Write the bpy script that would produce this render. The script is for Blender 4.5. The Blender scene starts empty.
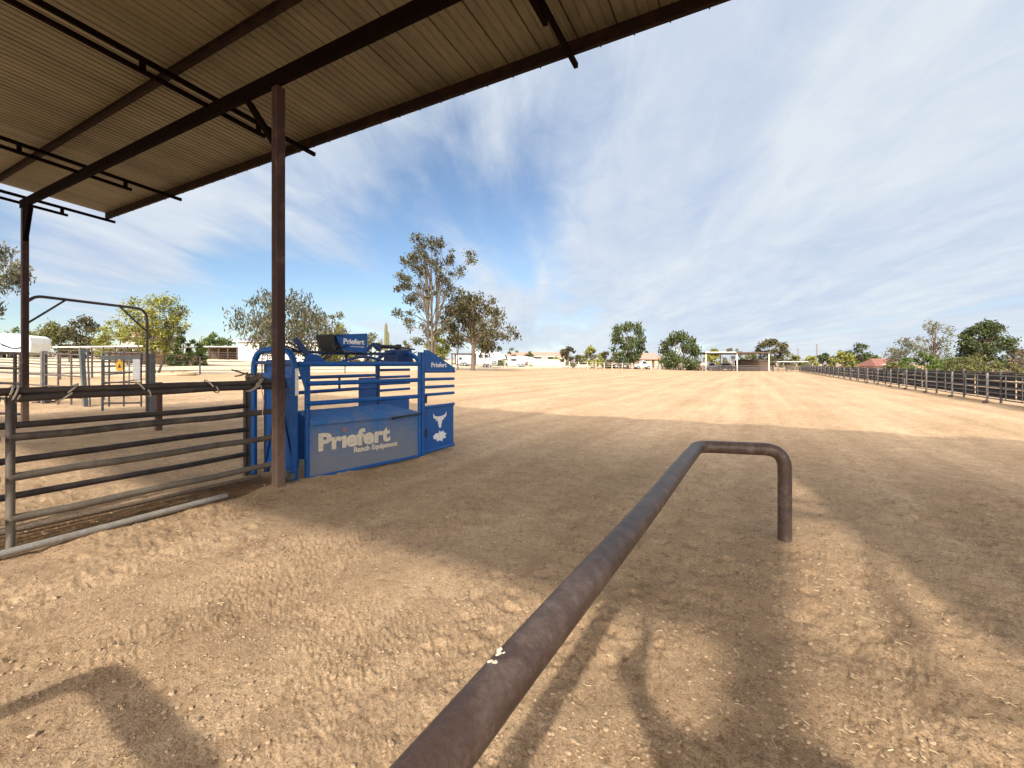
import bpy, math, random
import numpy as np
from mathutils import Vector, Matrix

random.seed(7)
rng = np.random.default_rng(11)
scn = bpy.context.scene
COL = scn.collection

# ------------------------------------------------------------------ survey
YAW = math.radians(28.64)          # photograph looks this far left of the arena's long axis (+Y)
EYE = 1.6
FPX = 445.0
HV = 364.0
F = Vector((-math.sin(YAW), math.cos(YAW), 0))
R = Vector((math.cos(YAW), math.sin(YAW), 0))

def smooth(t):
    t = np.clip(t, 0, 1)
    return t * t * (3 - 2 * t)

def terrain(x, y):
    """the lot climbs gently towards the houses on the left (-X)"""
    x = np.asarray(x, float); y = np.asarray(y, float)
    t = np.clip(-x - 6.0, 0, None)
    z = 0.033 * (np.sqrt(t * t + 4.0) - 2.0 + 0.0) + 0.0
    z = np.where(z > 3.2, 3.2 + 0.8 * (1 - np.exp(-(z - 3.2) / 0.8)), z)
    return z

def tz(x, y):
    return float(terrain(x, y))

def at(u, d):
    """world XY of a spot seen in column u at depth d"""
    p = F * d + R * ((u - 512) / FPX * d)
    return Vector((p.x, p.y, 0))

def on(u, d):
    p = at(u, d); p.z = tz(p.x, p.y)
    return p

def zat(v, d):
    return EYE + (HV - v) * d / FPX

def hit(u, v):
    """where the ray through a spot on the ground meets the terrain"""
    lo = 0.5
    d = lo
    while d < 400:
        p = at(u, d)
        if zat(v, d) <= tz(p.x, p.y):
            break
        d += 0.02 + d * 0.002
    p = at(u, d); p.z = tz(p.x, p.y)
    return p

# ------------------------------------------------------------------ materials
def new_mat(name):
    m = bpy.data.materials.new(name); m.use_nodes = True
    nt = m.node_tree
    b = nt.nodes['Principled BSDF']
    return m, nt, b

def N(nt, kind, **kw):
    n = nt.nodes.new(kind)
    for k, v in kw.items():
        setattr(n, k, v)
    return n

def ramp(nt, stops, interp='LINEAR'):
    n = nt.nodes.new('ShaderNodeValToRGB')
    cr = n.color_ramp; cr.interpolation = interp
    cr.elements[0].position = stops[0][0]; cr.elements[0].color = (*stops[0][1], 1)
    cr.elements[1].position = stops[-1][0]; cr.elements[1].color = (*stops[-1][1], 1)
    for p, c in stops[1:-1]:
        e = cr.elements.new(p); e.color = (*c, 1)
    return n

def noise(nt, scale, detail=4, rough=0.55, coord='Object', stretch=None, dist=0.0):
    tc = nt.nodes.new('ShaderNodeTexCoord')
    n = nt.nodes.new('ShaderNodeTexNoise')
    n.inputs['Scale'].default_value = scale
    n.inputs['Detail'].default_value = detail
    n.inputs['Roughness'].default_value = rough
    n.inputs['Distortion'].default_value = dist
    if stretch:
        mp = nt.nodes.new('ShaderNodeMapping')
        mp.inputs['Scale'].default_value = stretch
        nt.links.new(tc.outputs[coord], mp.inputs[0])
        nt.links.new(mp.outputs[0], n.inputs['Vector'])
    else:
        nt.links.new(tc.outputs[coord], n.inputs['Vector'])
    return n

def mixc(nt, fac, a, b, blend='MIX'):
    m = nt.nodes.new('ShaderNodeMix'); m.data_type = 'RGBA'; m.blend_type = blend
    for s, val in ((0, fac), (6, a), (7, b)):
        if hasattr(val, 'links') or hasattr(val, 'is_linked'):
            nt.links.new(val, m.inputs[s])
        elif isinstance(val, (int, float)):
            m.inputs[s].default_value = val
        else:
            m.inputs[s].default_value = (*val, 1)
    return m.outputs[2]

def bump(nt, b, height, strength=0.3, dist=0.01):
    bp = nt.nodes.new('ShaderNodeBump')
    bp.inputs['Strength'].default_value = strength
    bp.inputs['Distance'].default_value = dist
    nt.links.new(height, bp.inputs['Height'])
    nt.links.new(bp.outputs[0], b.inputs['Normal'])

def worn(name, base, wear, scale=6, amount=(0.45, 0.7), rough=0.6, metal=0.0, wear2=None, bumps=0.15, fine=60, spec=0.5):
    """paint or steel with blotches of a second colour and fine grain"""
    m, nt, b = new_mat(name)
    n1 = noise(nt, scale, 6, 0.65)
    r1 = ramp(nt, [(amount[0], (0, 0, 0)), (amount[1], (1, 1, 1))])
    nt.links.new(n1.outputs['Fac'], r1.inputs[0])
    c = mixc(nt, r1.outputs[0], base, wear)
    n2 = noise(nt, fine, 3, 0.6)
    r2 = ramp(nt, [(0.3, (0.78, 0.78, 0.78)), (0.7, (1.12, 1.12, 1.12))])
    nt.links.new(n2.outputs['Fac'], r2.inputs[0])
    c = mixc(nt, 1.0, c, r2.outputs[0], 'MULTIPLY')
    if wear2:
        n3 = noise(nt, scale * 3.1, 5, 0.7)
        r3 = ramp(nt, [(0.6, (0, 0, 0)), (0.72, (1, 1, 1))])
        nt.links.new(n3.outputs['Fac'], r3.inputs[0])
        c = mixc(nt, r3.outputs[0], c, wear2)
    nt.links.new(c, b.inputs['Base Color'])
    b.inputs['Roughness'].default_value = rough
    b.inputs['Metallic'].default_value = metal
    b.inputs['Specular IOR Level'].default_value = spec
    if bumps:
        bump(nt, b, n2.outputs['Fac'], bumps, 0.004)
    return m

def leafmat(name, dark, light, warm=None):
    m, nt, b = new_mat(name)
    g = nt.nodes.new('ShaderNodeNewGeometry')
    n = noise(nt, 0.5, 3, 0.5)
    r = ramp(nt, [(0.0, dark), (0.75, light), (1.0, warm or light)])
    nt.links.new(g.outputs['Random Per Island'], r.inputs[0])
    r2 = ramp(nt, [(0.3, (0.7, 0.7, 0.7)), (0.7, (1.2, 1.2, 1.15))])
    nt.links.new(n.outputs['Fac'], r2.inputs[0])
    c = mixc(nt, 1.0, r.outputs[0], r2.outputs[0], 'MULTIPLY')
    nt.links.new(c, b.inputs['Base Color'])
    b.inputs['Roughness'].default_value = 0.7
    b.inputs['Specular IOR Level'].default_value = 0.25
    # thin leaves let some light through
    tr = nt.nodes.new('ShaderNodeBsdfTranslucent')
    nt.links.new(c, tr.inputs['Color'])
    mx = nt.nodes.new('ShaderNodeMixShader'); mx.inputs[0].default_value = 0.3
    out = nt.nodes['Material Output']
    nt.links.new(b.outputs[0], mx.inputs[1]); nt.links.new(tr.outputs[0], mx.inputs[2])
    nt.links.new(mx.outputs[0], out.inputs['Surface'])
    return m

M = {}
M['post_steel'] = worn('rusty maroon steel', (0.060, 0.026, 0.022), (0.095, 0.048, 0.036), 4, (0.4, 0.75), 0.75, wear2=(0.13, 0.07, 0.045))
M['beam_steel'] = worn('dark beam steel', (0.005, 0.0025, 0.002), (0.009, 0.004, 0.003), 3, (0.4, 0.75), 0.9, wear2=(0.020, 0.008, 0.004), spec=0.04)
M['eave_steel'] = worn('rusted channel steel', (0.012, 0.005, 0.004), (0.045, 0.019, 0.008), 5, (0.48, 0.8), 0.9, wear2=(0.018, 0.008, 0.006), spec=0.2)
M['pipe_rust'] = worn('weathered brown pipe', (0.080, 0.049, 0.038), (0.165, 0.118, 0.095), 14, (0.45, 0.72), 0.45, metal=0.0, wear2=(0.060, 0.030, 0.020), bumps=0.6, fine=90, spec=0.45)
M['gate_dark'] = worn('dark gate pipe', (0.035, 0.027, 0.025), (0.075, 0.058, 0.048), 6, (0.4, 0.75), 0.6, wear2=(0.06, 0.03, 0.02))
M['galv'] = worn('galvanised pipe', (0.30, 0.28, 0.25), (0.20, 0.17, 0.14), 8, (0.4, 0.7), 0.55, bumps=0.15)
M['pen_steel'] = worn('grey pen steel', (0.075, 0.085, 0.09), (0.14, 0.14, 0.135), 5, (0.4, 0.7), 0.6)
M['pen_bronze'] = worn('bronze brown pen rail', (0.07, 0.05, 0.045), (0.12, 0.095, 0.08), 5, (0.4, 0.7), 0.65)
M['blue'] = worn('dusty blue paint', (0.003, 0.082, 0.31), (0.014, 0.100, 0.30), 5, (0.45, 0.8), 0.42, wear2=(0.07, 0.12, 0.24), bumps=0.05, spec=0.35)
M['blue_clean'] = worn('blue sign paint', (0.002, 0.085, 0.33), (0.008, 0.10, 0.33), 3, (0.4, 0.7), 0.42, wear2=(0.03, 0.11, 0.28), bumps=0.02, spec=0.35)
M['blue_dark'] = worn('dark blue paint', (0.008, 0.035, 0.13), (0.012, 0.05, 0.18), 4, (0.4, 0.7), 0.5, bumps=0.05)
M['lettering'] = worn('faded cream lettering', (0.66, 0.60, 0.47), (0.52, 0.46, 0.35), 20, (0.45, 0.75), 0.7, bumps=0)
M['white_mark'] = worn('white vinyl', (0.82, 0.82, 0.80), (0.7, 0.7, 0.68), 10, (0.5, 0.8), 0.5, bumps=0)
M['red_mark'] = worn('faded red vinyl', (0.40, 0.12, 0.09), (0.3, 0.16, 0.13), 12, (0.4, 0.7), 0.6, bumps=0)
M['black'] = worn('black rubber and steel', (0.012, 0.012, 0.014), (0.03, 0.03, 0.03), 6, (0.4, 0.7), 0.55)
M['rope'] = worn('dirty pale rope', (0.45, 0.40, 0.33), (0.32, 0.27, 0.21), 30, (0.4, 0.7), 0.9)
M['old_rope'] = worn('old brown rope', (0.14, 0.10, 0.07), (0.22, 0.16, 0.11), 30, (0.4, 0.7), 0.95)
M['white_paint'] = worn('white painted metal', (0.66, 0.66, 0.65), (0.52, 0.51, 0.49), 2, (0.5, 0.8), 0.45, bumps=0.02)
M['cream'] = worn('cream stucco', (0.52, 0.45, 0.36), (0.45, 0.38, 0.30), 1, (0.4, 0.7), 0.9)
M['whitewall'] = worn('white stucco', (0.64, 0.62, 0.60), (0.55, 0.53, 0.50), 1, (0.4, 0.7), 0.9)
M['tan'] = worn('tan stucco', (0.58, 0.42, 0.27), (0.50, 0.36, 0.22), 1, (0.4, 0.7), 0.9)
M['pink'] = worn('pinkish block', (0.50, 0.34, 0.26), (0.42, 0.28, 0.21), 1.5, (0.4, 0.7), 0.9)
M['redroof'] = worn('red tile roof', (0.235, 0.10, 0.075), (0.19, 0.08, 0.06), 2, (0.4, 0.7), 0.85)
M['pinkroof'] = worn('faded terracotta roof', (0.46, 0.26, 0.19), (0.38, 0.20, 0.15), 2, (0.4, 0.7), 0.85)
M['greyroof'] = worn('grey blue roof', (0.22, 0.24, 0.30), (0.16, 0.18, 0.23), 2, (0.4, 0.7), 0.8)
M['whiteroof'] = worn('pale metal roof', (0.66, 0.65, 0.62), (0.52, 0.50, 0.46), 2, (0.4, 0.7), 0.5)
M['brownwood'] = worn('dark brown timber', (0.075, 0.045, 0.030), (0.12, 0.08, 0.05), 3, (0.4, 0.7), 0.85)
M['greywood'] = worn('weathered wooden pole', (0.20, 0.17, 0.14), (0.14, 0.11, 0.09), 3, (0.4, 0.7), 0.9)
M['palepost'] = worn('pale painted post', (0.60, 0.56, 0.48), (0.48, 0.43, 0.36), 4, (0.4, 0.7), 0.8)
M['glass'] = worn('dark window glass', (0.02, 0.025, 0.03), (0.035, 0.04, 0.045), 1, (0.4, 0.7), 0.1, bumps=0)
M['rubber'] = worn('tyre rubber', (0.02, 0.02, 0.02), (0.035, 0.033, 0.03), 5, (0.4, 0.7), 0.8)
M['chrome'] = worn('dull metal', (0.35, 0.35, 0.35), (0.25, 0.25, 0.25), 5, (0.4, 0.7), 0.4, metal=0.7)
M['yellow'] = worn('yellow sign', (0.80, 0.45, 0.02), (0.75, 0.40, 0.02), 5, (0.4, 0.7), 0.5, bumps=0)
M['screen'] = worn('dark windscreen mesh', (0.035, 0.032, 0.036), (0.06, 0.053, 0.055), 2, (0.35, 0.7), 0.95)
M['swoosh'] = worn('dark navy graphics', (0.03, 0.035, 0.055), (0.04, 0.045, 0.06), 3, (0.4, 0.7), 0.4, bumps=0)
M['fencerail'] = worn('arena fence pipe', (0.115, 0.105, 0.10), (0.08, 0.07, 0.066), 4, (0.4, 0.7), 0.6)
M['fencepost'] = worn('grey fence post', (0.20, 0.185, 0.175), (0.14, 0.125, 0.115), 4, (0.4, 0.7), 0.7)
M['skin'] = worn('skin', (0.5, 0.3, 0.22), (0.45, 0.27, 0.2), 8, (0.4, 0.7), 0.6, bumps=0)
M['cloth'] = worn('dark shirt', (0.06, 0.07, 0.1), (0.05, 0.06, 0.09), 8, (0.4, 0.7), 0.9, bumps=0)
M['denim'] = worn('blue denim', (0.05, 0.08, 0.16), (0.07, 0.10, 0.19), 12, (0.4, 0.7), 0.9, bumps=0)
M['bark'] = worn('grey brown bark', (0.17, 0.125, 0.09), (0.11, 0.08, 0.055), 3, (0.35, 0.65), 0.95, bumps=0.4, fine=20)
M['palebark'] = worn('pale smooth bark', (0.15, 0.118, 0.085), (0.10, 0.076, 0.055), 2, (0.35, 0.65), 0.9, bumps=0.2, fine=20)
M['cactus'] = worn('saguaro skin', (0.15, 0.135, 0.055), (0.11, 0.10, 0.04), 4, (0.4, 0.7), 0.8)
M['mountain'] = worn('desert mountain', (0.28, 0.25, 0.26), (0.22, 0.20, 0.22), 0.004, (0.4, 0.7), 1.0, bumps=0, fine=0.03)
M['hay'] = worn('dry straw', (0.50, 0.36, 0.16), (0.42, 0.29, 0.12), 4, (0.4, 0.7), 0.95)

M['leaf_olive'] = leafmat('olive leaves', (0.056, 0.056, 0.024), (0.125, 0.113, 0.052), (0.19, 0.145, 0.072))
M['leaf_euc'] = leafmat('dusty eucalyptus leaves', (0.050, 0.057, 0.030), (0.115, 0.115, 0.064), (0.19, 0.135, 0.075))
M['leaf_grey'] = leafmat('grey green leaves', (0.10, 0.105, 0.060), (0.21, 0.21, 0.13), (0.27, 0.24, 0.16))
M['leaf_yellow'] = leafmat('yellow green leaves', (0.14, 0.15, 0.030), (0.31, 0.31, 0.075), (0.40, 0.37, 0.10))
M['leaf_green'] = leafmat('mid green leaves', (0.055, 0.090, 0.020), (0.13, 0.18, 0.045), (0.19, 0.21, 0.06))
M['leaf_dark'] = leafmat('dark green leaves', (0.035, 0.052, 0.018), (0.090, 0.118, 0.040), (0.14, 0.15, 0.06))
M['leaf_pine'] = leafmat('pine needles', (0.036, 0.052, 0.020), (0.090, 0.110, 0.042), (0.13, 0.14, 0.055))
M['leaf_mesq'] = leafmat('dull mesquite leaves', (0.09, 0.095, 0.030), (0.19, 0.19, 0.065), (0.26, 0.22, 0.09))
M['leaf_dry'] = leafmat('dry twiggy leaves', (0.16, 0.12, 0.08), (0.30, 0.23, 0.16), (0.36, 0.27, 0.19))

def dusty(name, base, dustcol, zlo, zhi, rough=0.6):
    """paint with dust kicked up on its lower part"""
    m, nt, b = new_mat(name)
    tc = nt.nodes.new('ShaderNodeNewGeometry')
    sx = nt.nodes.new('ShaderNodeSeparateXYZ'); nt.links.new(tc.outputs['Position'], sx.inputs[0])
    mr = nt.nodes.new('ShaderNodeMapRange'); mr.inputs[1].default_value = zhi; mr.inputs[2].default_value = zlo
    mr.inputs[3].default_value = 0.0; mr.inputs[4].default_value = 0.60
    nt.links.new(sx.outputs['Z'], mr.inputs[0])
    n1 = noise(nt, 5, 6, 0.7, stretch=(1, 1, 0.6), dist=0.6)
    n2 = noise(nt, 45, 4, 0.7)
    ad = nt.nodes.new('ShaderNodeMath'); ad.operation = 'MULTIPLY_ADD'
    nt.links.new(n1.outputs['Fac'], ad.inputs[0]); ad.inputs[1].default_value = 0.9
    nt.links.new(mr.outputs[0], ad.inputs[2])
    r1 = ramp(nt, [(0.46, (0, 0, 0)), (0.70, (0.5, 0.5, 0.5)), (0.95, (0.85, 0.85, 0.85))])
    nt.links.new(ad.outputs[0], r1.inputs[0])
    r2 = ramp(nt, [(0.35, (0.85, 0.85, 0.85)), (0.7, (1.1, 1.1, 1.1))]); nt.links.new(n2.outputs['Fac'], r2.inputs[0])
    c = mixc(nt, r1.outputs[0], base, dustcol)
    c = mixc(nt, 1.0, c, r2.outputs[0], 'MULTIPLY')
    nt.links.new(c, b.inputs['Base Color'])
    b.inputs['Roughness'].default_value = rough
    return m
M['panel_blue'] = dusty('scuffed dusty blue panel', (0.010, 0.125, 0.38), (0.20, 0.20, 0.20), 0.1, 0.95)
M['post_dusty'] = dusty('maroon steel with dusty foot', (0.036, 0.014, 0.012), (0.22, 0.14, 0.095), -0.2, 1.3, 0.75)

M['gate_steel'] = dusty('weathered gate pipe', (0.038, 0.030, 0.026), (0.175, 0.145, 0.108), -0.1, 1.15, 0.6)

def roof_mat():
    m, nt, b = new_mat('weathered ribbed steel roofing')
    n1 = noise(nt, 2.6, 6, 0.7, stretch=(1, 0.10, 1))
    r1 = ramp(nt, [(0.3, (0.095, 0.080, 0.046)), (0.5, (0.145, 0.125, 0.074)), (0.75, (0.195, 0.17, 0.108))])
    nt.links.new(n1.outputs['Fac'], r1.inputs[0])
    n2 = noise(nt, 30, 3, 0.6, stretch=(1, 0.15, 1))
    r2 = ramp(nt, [(0.35, (0.86, 0.86, 0.86)), (0.7, (1.08, 1.08, 1.08))]); nt.links.new(n2.outputs['Fac'], r2.inputs[0])
    c = mixc(nt, 1.0, r1.outputs[0], r2.outputs[0], 'MULTIPLY')
    nt.links.new(c, b.inputs['Base Color'])
    b.inputs['Roughness'].default_value = 0.55
    b.inputs['Metallic'].default_value = 0.15
    return m
M['roofing'] = roof_mat()

def ground_mat():
    m, nt, b = new_mat('raked arena dirt')
    geo = nt.nodes.new('ShaderNodeNewGeometry')
    n1 = noise(nt, 0.5, 6, 0.6, stretch=(1, 0.45, 1))
    n2 = noise(nt, 4.0, 6, 0.7)
    n3 = noise(nt, 55, 5, 0.75)
    n4 = noise(nt, 14, 5, 0.7)
    r1 = ramp(nt, [(0.30, (0.405, 0.278, 0.166)), (0.5, (0.480, 0.336, 0.208)), (0.72, (0.540, 0.387, 0.248))])
    nt.links.new(n1.outputs['Fac'], r1.inputs[0])
    r2 = ramp(nt, [(0.3, (0.80, 0.78, 0.76)), (0.68, (1.12, 1.12, 1.12))]); nt.links.new(n2.outputs['Fac'], r2.inputs[0])
    c = mixc(nt, 1.0, r1.outputs[0], r2.outputs[0], 'MULTIPLY')
    r3 = ramp(nt, [(0.28, (0.50, 0.46, 0.42)), (0.48, (0.98, 0.98, 0.98)), (0.72, (1.28, 1.28, 1.27))]); nt.links.new(n3.outputs['Fac'], r3.inputs[0])
    c = mixc(nt, 1.0, c, r3.outputs[0], 'MULTIPLY')
    r4 = ramp(nt, [(0.36, (0.62, 0.58, 0.53)), (0.46, (1, 1, 1))]); nt.links.new(n4.outputs['Fac'], r4.inputs[0])
    c = mixc(nt, 0.8, c, r4.outputs[0], 'MULTIPLY')
    n8 = noise(nt, 1.0, 5, 0.6, stretch=(1.1, 0.03, 1))
    r8 = ramp(nt, [(0.36, (0.86, 0.84, 0.82)), (0.6, (1.06, 1.06, 1.05))]); nt.links.new(n8.outputs['Fac'], r8.inputs[0])
    c = mixc(nt, 1.0, c, r8.outputs[0], 'MULTIPLY')
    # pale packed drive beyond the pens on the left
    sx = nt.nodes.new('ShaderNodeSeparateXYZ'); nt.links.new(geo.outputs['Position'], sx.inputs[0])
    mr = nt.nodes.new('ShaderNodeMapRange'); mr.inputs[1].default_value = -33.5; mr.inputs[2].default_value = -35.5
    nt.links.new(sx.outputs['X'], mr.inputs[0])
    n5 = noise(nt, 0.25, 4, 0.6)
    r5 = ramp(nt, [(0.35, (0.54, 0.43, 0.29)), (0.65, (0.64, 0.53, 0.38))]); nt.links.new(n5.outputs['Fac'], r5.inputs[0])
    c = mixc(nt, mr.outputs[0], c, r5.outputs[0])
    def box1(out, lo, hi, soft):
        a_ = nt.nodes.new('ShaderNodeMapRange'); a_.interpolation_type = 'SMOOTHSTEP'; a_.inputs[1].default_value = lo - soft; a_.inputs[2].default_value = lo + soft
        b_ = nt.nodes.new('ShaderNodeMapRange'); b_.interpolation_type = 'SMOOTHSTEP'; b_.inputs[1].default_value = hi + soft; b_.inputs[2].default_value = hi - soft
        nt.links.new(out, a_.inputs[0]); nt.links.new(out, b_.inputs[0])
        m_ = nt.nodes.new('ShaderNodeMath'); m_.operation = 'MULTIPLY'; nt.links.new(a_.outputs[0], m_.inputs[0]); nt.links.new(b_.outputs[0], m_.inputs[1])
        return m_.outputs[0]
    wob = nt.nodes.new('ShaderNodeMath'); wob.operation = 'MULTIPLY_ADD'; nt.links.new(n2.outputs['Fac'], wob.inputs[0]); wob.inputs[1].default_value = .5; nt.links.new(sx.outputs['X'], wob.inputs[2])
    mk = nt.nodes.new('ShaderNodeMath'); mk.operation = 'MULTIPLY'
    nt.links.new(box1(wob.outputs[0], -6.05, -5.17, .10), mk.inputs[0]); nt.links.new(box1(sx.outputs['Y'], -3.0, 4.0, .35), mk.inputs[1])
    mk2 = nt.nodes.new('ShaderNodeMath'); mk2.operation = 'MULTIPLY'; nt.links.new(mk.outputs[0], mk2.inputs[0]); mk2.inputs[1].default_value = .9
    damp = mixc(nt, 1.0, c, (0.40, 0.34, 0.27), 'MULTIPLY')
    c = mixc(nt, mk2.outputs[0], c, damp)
    nt.links.new(c, b.inputs['Base Color'])
    b.inputs['Roughness'].default_value = 1.0
    b.inputs['Specular IOR Level'].default_value = 0.1
    ad = nt.nodes.new('ShaderNodeMath'); ad.operation = 'MULTIPLY_ADD'
    nt.links.new(n4.outputs['Fac'], ad.inputs[0]); ad.inputs[1].default_value = 1.6
    nt.links.new(n3.outputs['Fac'], ad.inputs[2])
    n6 = noise(nt, 110, 5, 0.85)
    ad2 = nt.nodes.new('ShaderNodeMath'); ad2.operation = 'MULTIPLY_ADD'
    nt.links.new(n6.outputs['Fac'], ad2.inputs[0]); ad2.inputs[1].default_value = .6
    nt.links.new(ad.outputs[0], ad2.inputs[2])
    r7 = ramp(nt, [(0.30, (0.50, 0.46, 0.42)), (0.47, (0.97, 0.97, 0.97)), (0.70, (1.25, 1.25, 1.25))]); nt.links.new(n6.outputs['Fac'], r7.inputs[0])
    c2 = mixc(nt, 1.0, c, r7.outputs[0], 'MULTIPLY'); nt.links.new(c2, b.inputs['Base Color'])
    bump(nt, b, ad2.outputs[0], 0.62, 0.011)
    return m
M['ground'] = ground_mat()
M['clod'] = worn('dirt clods', (0.45, 0.32, 0.20), (0.36, 0.25, 0.155), 9, (0.4, 0.7), 1.0, bumps=0.3)
M['straw'] = worn('pale straw', (0.66, 0.54, 0.34), (0.55, 0.43, 0.25), 9, (0.4, 0.7), 0.9, bumps=0)

# ------------------------------------------------------------------ mesh helpers
def frame(d):
    d = Vector(d).normalized()
    up = Vector((0, 0, 1)) if abs(d.z) < 0.95 else Vector((0, 1, 0))
    a = d.cross(up).normalized()
    b = a.cross(d).normalized()
    return d, a, b

class MB:
    def __init__(s):
        s.v = []; s.f = []
    def add(s, vs, fs):
        o = len(s.v)
        s.v += [tuple(v) for v in vs]
        s.f += [tuple(o + i for i in f) for f in fs]
        return s
    def hexa(s, c8):
        return s.add(c8, [(0, 3, 2, 1), (4, 5, 6, 7), (0, 1, 5, 4), (1, 2, 6, 5), (2, 3, 7, 6), (3, 0, 4, 7)])
    def box(s, c, size, rz=0.0):
        hx, hy, hz = size[0] / 2, size[1] / 2, size[2] / 2
        cs, sn = math.cos(rz), math.sin(rz)
        out = []
        for z in (-hz, hz):
            for x, y in ((-hx, -hy), (hx, -hy), (hx, hy), (-hx, hy)):
                out.append((c[0] + x * cs - y * sn, c[1] + x * sn + y * cs, c[2] + z))
        return s.hexa(out)
    def bar(s, p, q, w, h=None):
        """rectangular section from p to q; w sideways, h upwards"""
        h = h or w
        p = Vector(p); q = Vector(q)
        d, a, b = frame(q - p)
        out = []
        for e in (p, q):
            for x, y in ((-w, -h), (w, -h), (w, h), (-w, h)):
                out.append(e + a * (x / 2) + b * (y / 2))
        return s.hexa(out)
    def tube(s, pts, r, n=12, caps=True, hollow=False):
        pts = [Vector(p) for p in pts]
        rs = r if isinstance(r, (list, tuple)) else [r] * len(pts)
        rings = []
        prev = None
        for i, p in enumerate(pts):
            if i == 0: d = pts[1] - p
            elif i == len(pts) - 1: d = p - pts[i - 1]
            else: d = (pts[i + 1] - p).normalized() + (p - pts[i - 1]).normalized()
            d.normalize()
            if prev is None:
                _, a, b = frame(d); b = d.cross(a)
            else:
                a = prev - d * prev.dot(d); a.normalize(); b = d.cross(a)
            prev = a
            rings.append([p + (a * math.cos(t) + b * math.sin(t)) * rs[i] for t in [2 * math.pi * k / n for k in range(n)]])
        vs = [v for rg in rings for v in rg]
        fs = []
        for i in range(len(pts) - 1):
            for k in range(n):
                k2 = (k + 1) % n
                fs.append((i * n + k, i * n + k2, (i + 1) * n + k2, (i + 1) * n + k))
        if caps:
            fs.append(tuple(reversed(range(n))))
            fs.append(tuple((len(pts) - 1) * n + k for k in range(n)))
        return s.add(vs, fs)
    def prism(s, poly, off):
        """polygon (3-D points) extruded by vector off"""
        off = Vector(off); n = len(poly)
        vs = [Vector(p) for p in poly] + [Vector(p) + off for p in poly]
        fs = [tuple(reversed(range(n))), tuple(range(n, 2 * n))]
        for i in range(n):
            j = (i + 1) % n
            fs.append((i, j, n + j, n + i))
        return s.add(vs, fs)
    def build(s, name, mat, parent=None, smooth=False, bevel=0.0):
        off = Vector((0, 0, 0)); o = parent
        while o is not None:
            off += o.location; o = o.parent
        me = bpy.data.meshes.new(name)
        me.from_pydata([(x - off.x, y - off.y, z - off.z) for x, y, z in s.v], [], s.f)
        me.materials.append(mat)
        if smooth:
            me.polygons.foreach_set('use_smooth', [True] * len(me.polygons))
            try: me.set_sharp_from_angle(angle=math.radians(40))
            except Exception: pass
        me.update()
        ob = bpy.data.objects.new(name, me); COL.objects.link(ob)
        ob.parent = parent
        if bevel:
            bv = ob.modifiers.new('edge', 'BEVEL'); bv.width = bevel; bv.segments = 2; bv.limit_method = 'ANGLE'
        return ob

def tag(o, label=None, cat=None, group=None, kind=None):
    if label: o['label'] = label
    if cat: o['category'] = cat
    if group: o['group'] = group
    if kind: o['kind'] = kind
    return o

def thing(name, label, cat, loc, group=None):
    o = bpy.data.objects.new(name, None); COL.objects.link(o)
    o.empty_display_size = 0.2
    o.location = loc
    return tag(o, label, cat, group)

def bend(p0, corner, p1, r, n=7):
    """points of a rounded corner from p0 through corner to p1"""
    p0, c, p1 = Vector(p0), Vector(corner), Vector(p1)
    a = (p0 - c).normalized(); b = (p1 - c).normalized()
    out = []
    for i in range(n + 1):
        t = i / n
        out.append((c + a * r) * (1 - t) ** 2 + c * 2 * t * (1 - t) + (c + b * r) * t * t)
    return out

def text_mesh(body, size, bold=0.0, xscale=1.0, align='LEFT'):
    cu = bpy.data.curves.new('lettering', 'FONT')
    cu.body = body; cu.size = size; cu.offset = bold; cu.extrude = 0.0025
    cu.align_x = align; cu.resolution_u = 4
    ob = bpy.data.objects.new('lettering', cu); COL.objects.link(ob)
    bpy.context.view_layer.update()
    dg = bpy.context.evaluated_depsgraph_get()
    me = bpy.data.meshes.new_from_object(ob.evaluated_get(dg))
    vs = [(v.co.x * xscale, v.co.y, v.co.z) for v in me.vertices]
    fs = [tuple(p.vertices) for p in me.polygons]
    bpy.data.objects.remove(ob); bpy.data.curves.remove(cu); bpy.data.meshes.remove(me)
    return vs, fs

def lettering(body, size, origin, xdir, ydir, mat, parent, name='lettering', bold=0.0, xscale=1.0):
    vs, fs = text_mesh(body, size, bold, xscale)
    xd = Vector(xdir).normalized(); yd = Vector(ydir).normalized(); nd = xd.cross(yd)
    o = Vector(origin)
    mb = MB(); mb.add([o + xd * x + yd * y + nd * z for x, y, z in vs], fs)
    return mb.build(name, mat, parent)

PX, PY = -5.3, 3.53

# ------------------------------------------------------------------ numpy noise for the ground
def vnoise(x, y, seed=0):
    xi = np.floor(x).astype(np.int64); yi = np.floor(y).astype(np.int64)
    fx = x - xi; fy = y - yi
    fx = fx * fx * (3 - 2 * fx); fy = fy * fy * (3 - 2 * fy)
    def h(a, b):
        n = (a * 374761393 + b * 668265263 + seed * 982451653) & 0xFFFFFFFF
        n = ((n ^ (n >> 13)) * 1274126177) & 0xFFFFFFFF
        n = n ^ (n >> 16)
        return (n & 0xFFFF) / 65535.0
    a = h(xi, yi); b = h(xi + 1, yi); c = h(xi, yi + 1); d = h(xi + 1, yi + 1)
    return (a * (1 - fx) + b * fx) * (1 - fy) + (c * (1 - fx) + d * fx) * fy

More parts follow.
